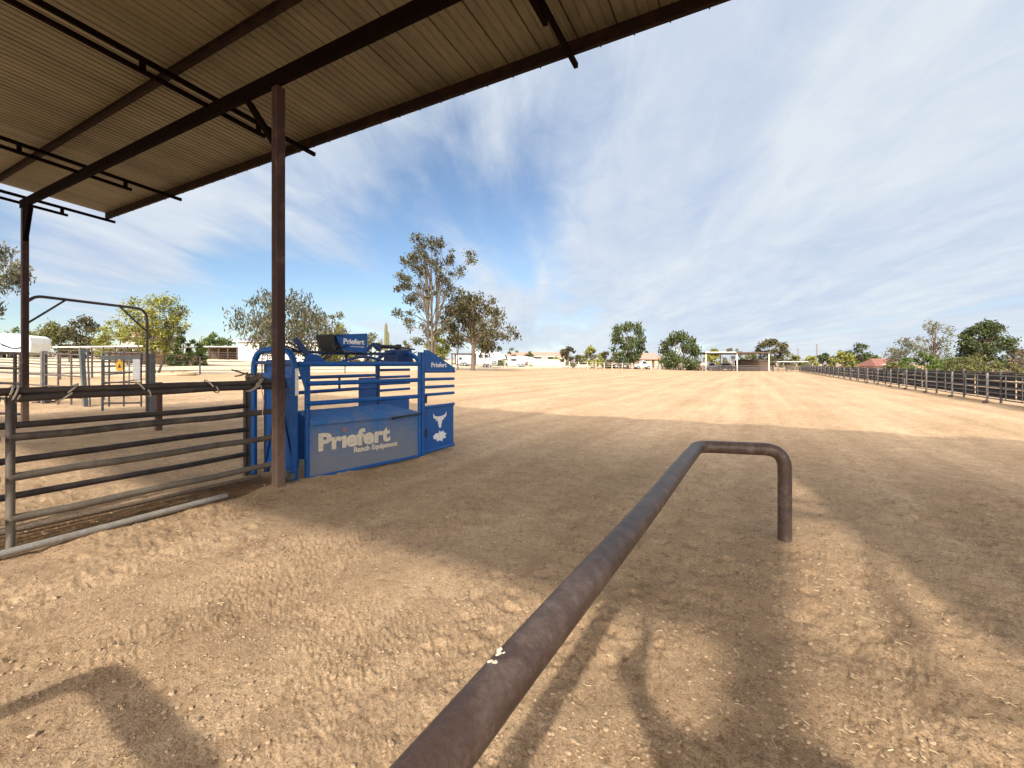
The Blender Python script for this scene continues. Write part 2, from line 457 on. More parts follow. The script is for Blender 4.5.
def dents(x, y, cell, seed):
    """distance to scattered hoof marks, one per cell"""
    best = np.full(x.shape, 9.0)
    xi = np.floor(x / cell).astype(np.int64); yi = np.floor(y / cell).astype(np.int64)
    for dx in (-1, 0, 1):
        for dy in (-1, 0, 1):
            cx = xi + dx; cy = yi + dy
            n = (cx * 73856093 ^ cy * 19349663 ^ seed * 83492791) & 0xFFFFFFFF
            n = ((n ^ (n >> 13)) * 1274126177) & 0xFFFFFFFF
            a = ((n >> 3) & 1023) / 1023.0; b = ((n >> 14) & 1023) / 1023.0
            px = (cx + 0.1 + 0.8 * a) * cell; py = (cy + 0.1 + 0.8 * b) * cell
            best = np.minimum(best, np.hypot(x - px, y - py))
    return best

def relief(x, y):
    r = np.hypot(x, y)
    z = terrain(x, y)
    near = 1 / (1 + (r / 14.0) ** 2)
    mid = 1 / (1 + (r / 45.0) ** 2)
    wx = x + 0.15 * (vnoise(x * 2.1, y * 2.1, 91) - .5); wy = y + 0.15 * (vnoise(x * 2.1, y * 2.1, 92) - .5)
    h = 0.05 * (vnoise(x * 0.9, y * 0.55, 1) - .5) * mid
    h += 0.035 * (vnoise(wx * 2.7, wy * 2.2, 2) - .5) * mid
    h += 0.010 * (vnoise(wx * 6.5, wy * 6.5, 3) - .5) * near
    a = vnoise(wx * 17, wy * 17, 4); rough = 0.35 + 1.3 * smooth((vnoise(wx * 1.6, wy * 1.6, 61) - .25) / .5)
    h += 0.006 * np.abs(a - .5) * near * rough
    a = vnoise(wx * 38, wy * 38, 5); h += 0.008 * np.abs(a - .5) * near * rough
    h += 0.013 * np.clip(vnoise(wx * 75, wy * 75, 6) - .5, 0, 1) * near * rough
    h += 0.016 * np.clip(vnoise(wx * 46, wy * 46, 16) - .74, 0, 1) * near * rough
    h -= 0.035 * np.clip(vnoise(wx * 30, wy * 30, 77) - .80, 0, 1) * near * rough
    # hoof marks
    patch = smooth((vnoise(x * 0.8, y * 0.8, 20) - 0.35) / 0.3)
    d1 = dents(wx, wy, 0.30, 3) * (0.55 + 0.9 * vnoise(x * 34, y * 34, 81))
    h -= 0.020 * np.exp(-(d1 / 0.045) ** 2) * near * patch
    h += 0.006 * np.exp(-((d1 - 0.085) / 0.03) ** 2) * near * patch
    # rake lines along the arena
    h += 0.008 * np.sin(x * 9.0 + 3 * vnoise(x * .5, y * .12, 30)) * near * smooth((x - 0.8) / 0.8)
    h += 0.02 * np.sin(x * 3.1 + 2.2 * vnoise(x * .2, y * .06, 31)) * mid * smooth((y - 9) / 5)
    for (mx_, my_, am, rr_) in ((0.235, 4.70, .030, .16), (PX, PY, .045, .22), (-5.45, 3.85, .03, .2), (-4.97, 5.93, .03, .2)):
        dd = np.hypot(x - mx_, y - my_); h += am * np.exp(-(dd / rr_) ** 2) * (0.7 + .6 * vnoise(x * 9, y * 9, 71))
    t_ = np.clip((y - 3.9) / 2.0, 0, 1); px_ = -5.42 + .45 * t_
    h += .022 * np.exp(-((x - px_ - .06) / .12) ** 2) * smooth((y - 3.8) / .3) * smooth((6.2 - y) / .3) * (0.5 + .9 * vnoise(x * 7, y * 7, 72))
    # low berm pushed up along the gate and at the corner post
    h += 0.012 * np.exp(-((x + 5.25) / 0.2) ** 2) * smooth((5.6 - y) / 1.5) * smooth((y + 3) / 2)
    return z + h

def make_ground():
    rs = [0.25]
    while rs[-1] < 28: rs.append(rs[-1] * 1.0075 + 0.0005)
    while rs[-1] < 6000: rs.append(rs[-1] * 1.035)
    rs = np.array(rs)
    va = math.pi / 2 + YAW
    fine = np.linspace(va - 1.05, va + 1.05, 900)
    rest = np.linspace(va + 1.05, va - 1.05 + 2 * math.pi, 162)[1:-1]
    an = np.concatenate([fine, rest])
    RR, AA = np.meshgrid(rs, an, indexing='ij')
    X = RR * np.cos(AA); Y = RR * np.sin(AA)
    Z = relief(X, Y)
    nr, na = X.shape
    co = np.stack([X, Y, Z], -1).reshape(-1, 3)
    co = np.vstack([co, [[0, 0, float(relief(np.array(0.0), np.array(0.0)))]]])
    i = np.arange(nr - 1)[:, None]; k = np.arange(na)[None, :]
    k2 = (k + 1) % na
    quads = np.stack([i * na + k, (i + 1) * na + k, (i + 1) * na + k2, i * na + k2], -1).reshape(-1, 4)
    kk = np.arange(na)
    tris = np.stack([np.full(na, nr * na), kk, (kk + 1) % na], -1)
    me = bpy.data.meshes.new('ground')
    nq, nt_ = len(quads), len(tris)
    me.vertices.add(len(co)); me.vertices.foreach_set('co', co.astype(np.float32).ravel())
    me.loops.add(nq * 4 + nt_ * 3)
    me.loops.foreach_set('vertex_index', np.concatenate([quads.ravel(), tris.ravel()]).astype(np.int32))
    me.polygons.add(nq + nt_)
    st = np.concatenate([np.arange(nq) * 4, nq * 4 + np.arange(nt_) * 3]).astype(np.int32)
    me.polygons.foreach_set('loop_start', st)
    me.polygons.foreach_set('use_smooth', np.ones(nq + nt_, bool))
    me.update(calc_edges=True); me.validate()
    me.materials.append(M['ground'])
    o = bpy.data.objects.new('ground', me); COL.objects.link(o)
    tag(o, kind='structure')
make_ground()

def gz(x, y):
    return float(relief(np.array(float(x)), np.array(float(y))))

# loose clods, pebbles and straw on the dirt near the rail
def scatter():
    ico_v = []
    t = (1 + 5 ** .5) / 2
    for a in ((-1, t, 0), (1, t, 0), (-1, -t, 0), (1, -t, 0), (0, -1, t), (0, 1, t), (0, -1, -t), (0, 1, -t), (t, 0, -1), (t, 0, 1), (-t, 0, -1), (-t, 0, 1)):
        ico_v.append(Vector(a).normalized())
    ico_f = [(0, 11, 5), (0, 5, 1), (0, 1, 7), (0, 7, 10), (0, 10, 11), (1, 5, 9), (5, 11, 4), (11, 10, 2), (10, 7, 6), (7, 1, 8), (3, 9, 4), (3, 4, 2), (3, 2, 6), (3, 6, 8), (3, 8, 9), (4, 9, 5), (2, 4, 11), (6, 2, 10), (8, 6, 7), (9, 8, 1)]
    mb = MB()
    n = 15000
    ang = rng.uniform(-0.98, 0.98, n); rr = 1.6 + 9.5 * rng.random(n) ** 1.5
    va = math.pi / 2 + YAW
    x = rr * np.cos(va + ang); y = rr * np.sin(va + ang)
    keep = vnoise(x * 1.3, y * 1.3, 55) > 0.30 + 0.25 * rng.random(n)
    x = x[keep]; y = y[keep]; z = relief(x, y)
    for i in range(len(x)):
        s = 0.003 + 0.009 * random.random() ** 3
        if random.random() < 0.006: s = random.uniform(0.012, 0.020)
        sq = (random.uniform(.8, 1.5), random.uniform(.8, 1.5), random.uniform(.5, .9))
        mb.add([(x[i] + v.x * s * sq[0] * random.uniform(.75, 1.25), y[i] + v.y * s * sq[1] * random.uniform(.75, 1.25), z[i] + s * .25 + v.z * s * sq[2]) for v in ico_v], ico_f)
    o = mb.build('dirt_clods', M['clod'], None, smooth=False); tag(o, kind='stuff')
    mb = MB()
    for i in range(420):
        a = va + random.uniform(-.98, .98); r = 1.7 + 8 * random.random() ** 1.3
        # more of it beside the rail's corner
        if i % 3 == 0:
            px, py = random.gauss(0.9, .5), random.gauss(2.6, .9)
        else:
            px, py = r * math.cos(a), r * math.sin(a)
        L = random.uniform(.012, .05); th = random.uniform(0, math.pi)
        p0 = Vector((px, py, gz(px, py) + .006)); dx = Vector((math.cos(th), math.sin(th), random.uniform(-.1, .2)))
        c = p0 + dx * L * .5 + Vector((random.uniform(-.3, .3) * L, random.uniform(-.3, .3) * L, .002))
        mb.tube([p0, c, p0 + dx * L], random.uniform(.0012, .0026), 4)
    o = mb.build('straw_bits', M['straw']); tag(o, kind='stuff')
scatter()

# ------------------------------------------------------------------ shade shelter
LX = -14.4
SL = -0.067                     # roof falls towards the arena
EAVE_Y = 5.05; ROOF_Z = 5.48     # underside of sheet at the eave
REAR_Y = -6.32
ROOF_L = -14.66
ROOF_R = 9.0
def roofz(y): return ROOF_Z + (y - EAVE_Y) * SL

shel = thing('shade_shelter', 'brown steel shade shelter with a ribbed metal roof on rusty posts beside the dirt arena', 'shelter', (PX, PY, 0))

def rib_sheet(x0, x1, y0, y1, mb):
    """box-ribbed sheet: ribs run along Y, one every 0.23 m, every fourth a tall lap"""
    xs = []
    x = x0; k = 0
    while x < x1 - 0.02:
        h = (0.034, 0.010, 0.016, 0.010)[k % 4]
        w_ = 0.022 if k % 4 == 0 else 0.034
        for dx, dz in ((0, 0), (0.052, 0), (0.052 + w_ * .3, h), (0.052 + w_ * .7, h), (0.052 + w_, 0)):
            if x + dx <= x1: xs.append((x + dx, dz))
        x += 0.118; k += 1
    xs.append((x1, 0))
    n = len(xs)
    vs = []
    ys = np.linspace(y0, y1, 9)
    for th in (0.0, 0.003):
        for y in ys:
            for (xx, dz) in xs:
                vs.append((xx, y, roofz(y) + dz + th))
    fs = []
    m = len(ys)
    for layer in (0, 1):
        o = layer * n * m
        for j in range(m - 1):
            for i in range(n - 1):
                q = (o + j * n + i, o + j * n + i + 1, o + (j + 1) * n + i + 1, o + (j + 1) * n + i)
                fs.append(q if layer else tuple(reversed(q)))
    mb.add(vs, fs)
# tapered gap added near the unseen back to put a sun strip on dirt
GAP0, GAP1 = 2.52, 3.56
mb = MB()
# unseen overhang added to the sheet beside the gap to cast a dark band
rib_sheet(ROOF_L, 2.16, REAR_Y, EAVE_Y + .10, mb)
rib_sheet(2.16, GAP0, REAR_Y - 1.9, EAVE_Y + .10, mb)
for i in range(8):
    xa = GAP0 + (GAP1 - GAP0) * i / 8; xb = GAP0 + (GAP1 - GAP0) * (i + 1) / 8
    rib_sheet(xa, xb, -5.75 + (3.54 - (xa + xb) / 2) / .72 * 3.45, EAVE_Y + .10, mb)
rib_sheet(GAP1, ROOF_R, REAR_Y, EAVE_Y + .10, mb)
mb.build('roof', M['roofing'], shel)

def cbar(mb, p, q, w, h, t=0.008, open_dir=1):
    """C channel: web and two flanges"""
    p = Vector(p); q = Vector(q); d, a, b = frame(q - p)
    mb.bar(p + a * (open_dir * -(w / 2 - t / 2)), q + a * (open_dir * -(w / 2 - t / 2)), t, h)
    mb.bar(p + b * (h / 2 - t / 2) + a * (open_dir * t), q + b * (h / 2 - t / 2) + a * (open_dir * t), w - t, t)
    mb.bar(p - b * (h / 2 - t / 2) + a * (open_dir * t), q - b * (h / 2 - t / 2) + a * (open_dir * t), w - t, t)

# main beams (along X)
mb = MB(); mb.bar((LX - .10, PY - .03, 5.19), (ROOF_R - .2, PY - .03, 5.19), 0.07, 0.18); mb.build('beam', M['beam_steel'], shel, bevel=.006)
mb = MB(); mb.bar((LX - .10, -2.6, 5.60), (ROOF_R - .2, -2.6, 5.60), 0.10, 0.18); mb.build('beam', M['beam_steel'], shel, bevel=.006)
# purlins under the sheet
pz = 0.052
for y in (EAVE_Y, 3.08, 1.0, -1.1, -2.6, REAR_Y + .05):
    mb = MB()
    big = (y == EAVE_Y)
    z = roofz(y) - .075 - .002
    if big:
        cbar(mb, (ROOF_L, y, z), (ROOF_R, y, z), 0.055, 0.15, 0.006, -1)
        for k in range(60):      # roof clips along the lip
            xx = ROOF_L + .2 + k * .39
            mb.box((xx, y + .038, z - .072), (.014, .02, .008))
        mb.build('purlin', M['eave_steel'], shel)
    else:
        hh = .05 if y < -4 else .125
        cbar(mb, (ROOF_L, y, roofz(y) - .003 - hh / 2), (ROOF_R, y, roofz(y) - .003 - hh / 2), 0.045, hh, 0.006, 1)
        mb.build('purlin', M['eave_steel'], shel)
# twin-chord rafters
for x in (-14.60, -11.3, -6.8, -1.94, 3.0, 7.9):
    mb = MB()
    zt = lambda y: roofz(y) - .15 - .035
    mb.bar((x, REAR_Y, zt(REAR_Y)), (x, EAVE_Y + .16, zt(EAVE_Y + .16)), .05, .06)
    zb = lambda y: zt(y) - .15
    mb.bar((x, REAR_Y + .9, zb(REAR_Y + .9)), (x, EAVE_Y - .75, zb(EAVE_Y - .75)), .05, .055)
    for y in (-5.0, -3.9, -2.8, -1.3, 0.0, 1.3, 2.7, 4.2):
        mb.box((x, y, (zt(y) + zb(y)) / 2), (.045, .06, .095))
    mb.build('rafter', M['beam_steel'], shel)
# posts
def shelter_post(x, y, top, brace_side):
    z0 = tz(x, y) - .25
    mb = MB()
    mb.box((x - .031, y, (z0 + top) / 2), (.058, .11, top - z0))
    mb.box((x + .031, y, (z0 + top) / 2), (.058, .11, top - z0))
    mb.box((x, y, (z0 + top) / 2), (.02, .095, top - z0))
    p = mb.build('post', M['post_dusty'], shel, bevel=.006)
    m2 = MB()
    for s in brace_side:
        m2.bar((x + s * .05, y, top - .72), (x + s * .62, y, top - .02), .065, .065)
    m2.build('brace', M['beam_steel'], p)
    return p
shelter_post(PX, PY, 5.098, (-1,))
shelter_post(-5.3, -2.6, 5.508, (-1,))
shelter_post(4.2, PY, 5.098, (-1,))
shelter_post(4.2, -2.6, 5.508, (-1,))
shelter_post(LX, -2.6, 5.508, (1,))
# corner post has a plate gusset instead of a brace
pz0 = tz(LX, PY)
mb = MB()
mb.box((LX, PY, (pz0 - .25 + 5.098) / 2), (.115, .11, 5.098 - pz0 + .25))
p = mb.build('post', M['post_dusty'], shel, bevel=.006)
mb = MB()
mb.prism([(LX + .056, PY - .04, 4.35), (LX + .40, PY - .04, 5.096), (LX + .056, PY - .04, 5.096)], (0, .08, 0))
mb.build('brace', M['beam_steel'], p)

# ------------------------------------------------------------------ bent pipe rails of the roping box
def pipe_rail(label, foot, corner, back, z, group):
    t = thing('pipe_rail', label, 'rail', (foot[0], foot[1], 0), group)
    c = Vector((corner[0], corner[1], z)); f = Vector((foot[0], foot[1], z)); bk = Vector((back[0], back[1], z))
    base = Vector((foot[0], foot[1], -.35))
    pts = [Vector((back[0], back[1], z))]
    # long run is very slightly bowed
    far = bend(bk, c, f, .13, 8)
    n = 14
    for i in range(1, n):
        q = bk.lerp(far[0], i / n); q.z += .006 * math.sin(i * 1.1); pts.append(q)
    pts += far
    pts += bend(c, f, base, .17, 9)
    pts.append(base)
    mb = MB(); mb.tube(pts, .057, 24); mb.build('pipe', M['pipe_rust'], t, smooth=True)
    mb = MB(); mb.tube([(back[0], back[1] + .08, z - .04), (back[0], back[1] + .08, -.35)], .057, 20); mb.build('post', M['pipe_rust'], t, smooth=True)
    # weld beads
    mb = MB()
    d = (far[0] - bk).normalized(); q = far[0] - d * .02
    mb.tube([q - d * .006, q, q + d * .006], [.0575, .0595, .0575], 24, caps=False)
    mb.build('weld', M['pipe_rust'], t, smooth=True)
    return t
pr = pipe_rail('long rust brown bent pipe rail running from the foreground to a bend over the dirt', (0.235, 4.70), (-0.47, 4.52), (-0.60, -2.6), .825, 'bent pipe rails of the roping box')
mb = MB()
for k in range(9):
    a_ = random.uniform(-.04, .04); ox = -.556 + random.uniform(-.012, .012)
    zz = .825 + math.sqrt(max(0, .0575 ** 2 - (ox + .537) ** 2))
    rr_ = random.uniform(.004, .009)
    mb.tube([(ox - rr_, .936 + a_, zz), (ox, .936 + a_ + .004, zz + .0008), (ox + rr_, .936 + a_, zz)], [rr_ * .6, rr_, rr_ * .5], 7)
mb.build('dropping_splat', M['lettering'], pr, smooth=True)
pipe_rail('second bent pipe rail standing behind the photographer, only its shadow in view', (-1.5, -0.28), (-2.68, -0.22), (-3.3, -4.6), .825, 'bent pipe rails of the roping box')

# ------------------------------------------------------------------ alley gates
def rail_gate(label, a, b, zs, r, mat, uprights, group=None, name='pipe_gate', zbot=None, cat='gate', end_posts=True):
    """gate of horizontal pipes between ground points a and b"""
    a = Vector(a); b = Vector(b)
    t = thing(name, label, cat, a, group)
    d = (b - a).normalized(); L = (b - a).length
    for z in zs:
        mb = MB()
        n = 6
        pts = []
        for i in range(n + 1):
            q = a.lerp(b, i / n); q = Vector((q.x, q.y, q.z + z + .006 * math.sin(i * 2.1 + z * 9)))
            pts.append(q)
        mb.tube(pts, r, 10); mb.build('rail', mat, t, smooth=True)
    for f in uprights:
        q = a.lerp(b, f)
        mb = MB(); z0 = zs[0] - .02 if zbot is None else zbot
        mb.tube([q + Vector((0, 0, z0)), q + Vector((0, 0, zs[-1] + .005))], r * .85, 10)
        mb.build('stile', mat, t, smooth=True)
    return t
GA = Vector((-5.53, 1.27, 0.0)); GB = Vector((-5.56, 3.72, 0.0))
g1 = rail_gate('weathered grey brown pipe gate tied up beside the shelter post, nearest gate', GA, GB, (.285, .64, .975, 1.31), .035, M['gate_steel'], (0.0, 0.995), 'alley gates', zbot=.0)
g2 = rail_gate('pipe gate running out of frame at the left edge, beyond the nearest stile', (-5.50, 1.20, 0), (-5.35, -1.9, 0), (.285, .64, .975, 1.31), .035, M['gate_steel'], (1.0,), 'alley gates', zbot=.0)
g3 = rail_gate('dark pipe gate on the far side of the alley leading into the blue chute', (-6.42, 3.80, .02), (-6.30, -1.2, .02), (.285, .64, .975, 1.31), .034, M['gate_dark'], (0.006, .5, 1.0), 'alley gates', zbot=-.02)
mb = MB(); mb.box((-6.42, 3.87, .64), (.09, .09, 1.5)); mb.build('latch_post', M['gate_dark'], g3, bevel=.004)

# loose pipe lashed on the gate tops, and the one lying on the dirt
mb = MB(); mb.tube([(-5.54, .9, 1.371), (-5.545, 2.3, 1.366), (-5.56, 3.80, 1.364)], .030, 10)
tag(mb.build('steel_pipe', M['gate_dark'], None, smooth=True), 'dark loose pipe lashed along the top rail of the nearest gate', 'pipe')
mb = MB(); mb.tube([(-5.60, .2, 1.355), (-5.605, 2.0, 1.35), (-5.62, 3.50, 1.345)], .026, 10)
tag(mb.build('steel_pipe', M['gate_dark'], None, smooth=True), 'thin dark pipe lying on the lashed pipe above the nearest gate', 'pipe')
mb = MB(); mb.tube([(-5.36, .6, .055), (-5.40, 1.8, .055), (-5.45, 2.98, .055)], .032, 12)
tag(mb.build('steel_pipe', M['galv'], None, smooth=True), 'pale grey pipe lying on the dirt under the nearest gate', 'pipe')
mb = MB(); mb.tube([(-6.05, .2, .06), (-6.02, 2.0, .06), (-5.95, 3.7, .065)], .028, 12)
tag(mb.build('steel_pipe', M['old_rope'], None, smooth=True), 'dirt covered brown pipe lying in the alley behind the nearest gate', 'pipe')

def tie(label, y, slant, loops=1, drop=.0, mat='rope'):
    mb = MB()
    pts = []
    n = 14 * loops
    for i in range(n + 1):
        a = 2 * math.pi * i / 14
        rx = .072; rz = .078
        pts.append((-5.565 + rx * math.cos(a), y + slant * math.sin(a) * .5 + .03 * i / 14, 1.338 + rz * math.sin(a)))
    mb.tube(pts, .008, 6)
    if drop:
        x0, y0, z0 = pts[-1]
        mb.tube([(x0, y0, z0), (x0 + .02, y0 + .03, z0 - drop * .5), (x0 + .01, y0 + .01, z0 - drop)], .006, 6)
    tag(mb.build('rope_tie', M[mat], None, smooth=True), label, 'rope', 'rope ties round the gate top')
tie('pale rope tie round the gate top near the left shelter post', 1.62, .16)
tie('white rope tie round the gate top in front of the pen gate sign', 2.20, -.10)
tie('third pale rope tie along the gate top, left of the tangle', 2.86, -.12)
tie('double wound rope tie just left of the brown shelter post', 3.36, .18, 2, .42)
tie('rope tie at the left edge on the end stile of the nearest gate', 1.26, .05, 2)
# tangle of old rope and rag on the gate's end
mb = MB()
pts = []
for i in range(60):
    a = i * .62
    pts.append((-5.60 + .05 * math.cos(a) + random.uniform(-.015, .015), 3.28 + .012 * i * .35 + .05 * math.sin(a * .7), 1.435 + .035 * math.sin(a) + random.uniform(-.01, .015)))
mb.tube(pts, .013, 6)
mb.tube([(-5.60, 3.28, 1.48), (-5.58, 3.18, 1.51), (-5.56, 3.10, 1.53)], .010, 6)
mb.tube([(-5.60, 3.32, 1.49), (-5.58, 3.22, 1.46), (-5.56, 3.14, 1.45)], .009, 6)
tag(mb.build('rope_tangle', M['old_rope'], None, smooth=True), 'brown tangle of old rope on the gate top beside the blue chute', 'rope')

# ------------------------------------------------------------------ roping chute
ch = thing('roping_chute', 'blue steel cattle roping chute with white lettering beside the shelter post', 'roping chute', (-5.43, 3.95, 0))
NR = Vector((-5.42, 3.84, 0)); NF = Vector((-4.97, 5.93, 0))       # near side, rear and front
FR = Vector((-6.36, 3.86, 0)); FF = Vector((-6.55, 6.45, 0))       # far side
Zv = Vector((0, 0, 1))
def lerp(a, b, t): return a + (b - a) * t
def V(p, z): return Vector((p.x, p.y, z))
ns = (NF - NR).normalized()
nout = Vector((ns.y, -ns.x, 0))           # outward from the near side
# entry hoop
mb = MB()
top = 1.80
pts = [V(NR, .02)] + bend(V(NR, 0), V(NR, top), V(FR, top), .30, 8) + bend(V(NR, top), V(FR, top), V(FR, 0), .30, 8) + [V(FR, .02)]
mb.tube(pts, .042, 14); hoop = mb.build('entry_hoop', M['blue'], ch, smooth=True)
mb = MB(); mb.box((NR.x + .048, NR.y - .0, 1.36), (.006, .05, .36)); mb.build('reflector_strip', M['white_mark'], hoop)
# rear slide gate
mb = MB()
g0 = lerp(NR, FR, .12) + Vector((0, .07, 0)); g1_ = lerp(NR, FR, .80) + Vector((0, .07, 0))
mb.prism([V(g0, .12), V(g1_, .12), V(g1_, 1.66), V(g0, 1.66)], (0, .02, 0))
sg = mb.build('slide_gate', M['blue'], ch)
mb = MB()
mb.bar(V(g0, .2) + Vector((0, -.012, 0)), V(lerp(g0, g1_, .5), 1.2) + Vector((0, -.012, 0)), .02, .025)
mb.bar(V(g1_, .2) + Vector((0, -.012, 0)), V(lerp(g0, g1_, .5), 1.2) + Vector((0, -.012, 0)), .02, .025)
mb.bar(V(g0, 1.25) + Vector((0, -.012, 0)), V(g1_, 1.25) + Vector((0, -.012, 0)), .03, .03)
mb.build('gate_brace', M['blue_dark'], sg)
mb = MB(); mb.bar(V(NR, 1.62) + Vector((-.06, 0, 0)), V(FR, 1.62) + Vector((.06, 0, 0)), .05, .05); mb.build('cross_bar', M['blue_dark'], ch)
mb = MB(); mb.bar(V(NR, 1.44) + Vector((-.06, .02, 0)), V(FR, 1.44) + Vector((.06, .02, 0)), .05, .07); mb.build('cross_bar', M['blue'], ch)
# uprights of the near side
for q, r_, ztop in ((NR + ns * .19 - nout * .04, .038, 1.62), (NF - ns * .07, .034, 1.80), (NF, .038, 1.80)):
    mb = MB(); mb.tube([V(q, -.05), V(q, ztop)], r_, 14); mb.build('upright', M['blue'], ch, smooth=True)
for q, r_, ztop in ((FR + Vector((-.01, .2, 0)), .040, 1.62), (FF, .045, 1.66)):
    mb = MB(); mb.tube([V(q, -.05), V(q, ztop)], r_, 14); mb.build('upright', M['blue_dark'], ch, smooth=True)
# side rails: near and far
for z, r_ in ((1.60, .036), (1.33, .034), (1.055, .034)):
    mb = MB(); mb.tube([V(NR + ns * .05 if z > 1.5 else NR + ns * .17, z), V(NF - ns * .06, z)], r_, 12); mb.build('side_rail', M['blue'], ch, smooth=True)
for z in (1.60, 1.38, 1.14):
    mb = MB(); mb.tube([V(FR + Vector((-.01, .2, 0)), z), V(FF, z)], .030, 12); mb.build('side_rail', M['blue'], ch, smooth=True)
# short pin between far rails
mb = MB(); q = lerp(FR, FF, .62); mb.tube([V(q, 1.12), V(q, 1.40)], .02, 8); mb.build('rail_pin', M['blue_dark'], ch)
# far kick panel and far shield
mb = MB(); a = FR + Vector((0, .22, 0)); mb.prism([V(a, .06), V(FF, .06), V(FF, .82), V(a, .82)], (.012, 0, 0)); mb.build('side_panel', M['blue'], ch)
mb = MB(); a = lerp(FR, FF, .80); mb.prism([V(a, .8), V(FF, .8), V(FF, 1.34), V(a, 1.34)], (.014, 0, 0)); mb.build('shield', M['blue_clean'], ch)
# near side panel with a sloped, flared lid above it
pa = NR + ns * .20 - nout * .02; pb = NF - ns * .10 - nout * .02
mb = MB(); mb.prism([V(pa, .03), V(pb, .05), V(pb, .775), V(pa, .80)], nout * .012)
panel = mb.build('side_panel', M['panel_blue'], ch)
mb = MB()
e0 = NR + ns * .20 + nout * .03; e1 = NF - ns * .10 + nout * .03
i0 = NR + ns * .14 - nout * .26; i1 = NF - ns * .55 - nout * .26
mb.prism([V(e0, .80), V(e1, .785), V(i1, .93), V(i0, .93)], (0, 0, .012))
mb.prism([V(e0, .755), V(e1, .74), V(e1, .785), V(e0, .80)], -nout * .012)
mb.build('lid', M['panel_blue'], ch)
mb = MB(); mb.tube([V(pa + nout * .03, .03), V(pb + nout * .03, .05)], .022, 10); mb.build('skid_rail', M['blue'], ch, smooth=True)
# latch rod under the lid
mb = MB(); q = NF - ns * .62 + nout * .06; mb.tube([V(q, .745), V(NF - ns * .06 + nout * .06, .77)], .013, 8); mb.box(V(q, .735), (.05, .05, .035)); mb.build('latch_rod', M['black'], ch)
# big lettering on the panel
o = V(NR + ns * .315 + nout * .0, .39)
lettering('Pr', .325, o, ns, Zv, M['lettering'], panel, bold=.014, xscale=1.17)
w_pr = max(v[0] for v in text_mesh('Pr', .325, .014, 1.17)[0]) - .012
lettering('\u0131', .325, o + ns * w_pr, ns, Zv, M['lettering'], panel, bold=.014, xscale=1.17)
w_i = w_pr + max(v[0] for v in text_mesh('\u0131', .325, .014, 1.17)[0]) - .004
mb = MB(); q = o + ns * (w_pr + .048) + Zv * .225
mb.prism([q - ns * .028, q + ns * .028, q + ns * .028 + Zv * .055, q - ns * .028 + Zv * .055], nout * .0025); mb.build('lettering', M['red_mark'], panel)
lettering('efert', .325, o + ns * w_i, ns, Zv, M['lettering'], panel, bold=.014, xscale=1.17)
lettering('Ranch Equipment', .105, V(NR + ns * .86, .285), ns, Zv, M['lettering'], panel, bold=.004, xscale=1.03)
# front wing (open head door) with bars, plate and emblems
WL = .88
yd = Vector((0.0, 1, 0)); wout = Vector((1, 0, 0))
for z in (1.46, 1.335, 1.20, 1.07):
    if z == 1.46: continue
    mb = MB(); mb.tube([V(NF + yd * .03, z), V(NF + yd * WL, z - .01)], .027, 12); mb.build('wing_rail', M['blue'], ch, smooth=True)
mb = MB()
mb.prism([V(NF + yd * .05, .10), V(NF + yd * (WL - .02), .10), V(NF + yd * (WL - .02), .83), V(NF + yd * .05, .83)], wout * .012)
wp = mb.build('wing_panel', M['blue_clean'], ch)
mb = MB(); mb.tube([V(NF + yd * .03, .09), V(NF + yd * WL, .09)], .032, 12); mb.build('wing_rail', M['blue'], ch, smooth=True)
mb = MB(); mb.tube([V(NF + yd * .03, .85), V(NF + yd * WL, .85)], .030, 12); mb.build('wing_rail', M['blue'], ch, smooth=True)
for zz in (1.0, .42):
    mb = MB(); mb.box(V(NF + yd * .035, zz) + wout * .03, (.03, .05, .14)); mb.build('hinge', M['black'], ch)
# steer skull emblem
def emblem(pts, c, s):
    mb = MB(); c = Vector(c)
    mb.prism([c + yd * (x * s * 1.25) + Zv * (y * s * .9) for x, y in pts], wout * .003)
    return mb.build('emblem', M['white_mark'], wp)
skull = [(-.16, -1), (.16, -1), (.24, -.6), (.36, .05), (.62, .10), (.42, .32), (.75, .42), (.92, .75), (.98, 1.0), (1.12, .70), (1.0, .30), (.78, .12)]
skull_full = [(-.14, -1), (.14, -1), (.22, -.55), (.38, .0), (.66, -.02), (.52, .2), (.85, .26), (.98, .55), (.96, .95), (.78, .62), (.45, .50), (0, .46), (-.45, .50), (-.78, .62), (-.96, .95), (-.98, .55), (-.85, .26), (-.52, .2), (-.66, -.02), (-.38, .0), (-.22, -.55)]
emblem(skull_full, V(NF + yd * .45, .60) + wout * .014, .155)
blob = [(-.95, .1), (-.6, .42), (-.2, .38), (-.05, .7), (.15, .42), (.45, .62), (.6, .3), (.95, .15), (.7, -.05), (.9, -.4), (.45, -.35), (.3, -.7), (-.05, -.5), (-.4, -.6), (-.45, -.3), (-.8, -.25)]
emblem(blob, V(NF + yd * .45, .31) + wout * .014, .165)
# wedge sign on top of the wing
mb = MB()
mb.prism([V(NF + yd * .02, 1.475), V(NF + yd * WL, 1.475), V(NF + yd * WL, 1.53), V(NF + yd * .12, 1.84), V(NF + yd * .02, 1.84)], wout * .03)
ws = mb.build('wedge_sign', M['blue_clean'], ch)
lettering('Priefert', .115, V(NF + yd * .18, 1.545) + wout * .032, yd, Zv, M['white_mark'], ws, bold=.003, xscale=1.25)
mb = MB(); mb.tube([V(NF + yd * .03, 1.475) + wout * .015, V(NF + yd * WL, 1.465) + wout * .015], .027, 12); mb.build('wing_rail', M['blue'], ch, smooth=True)
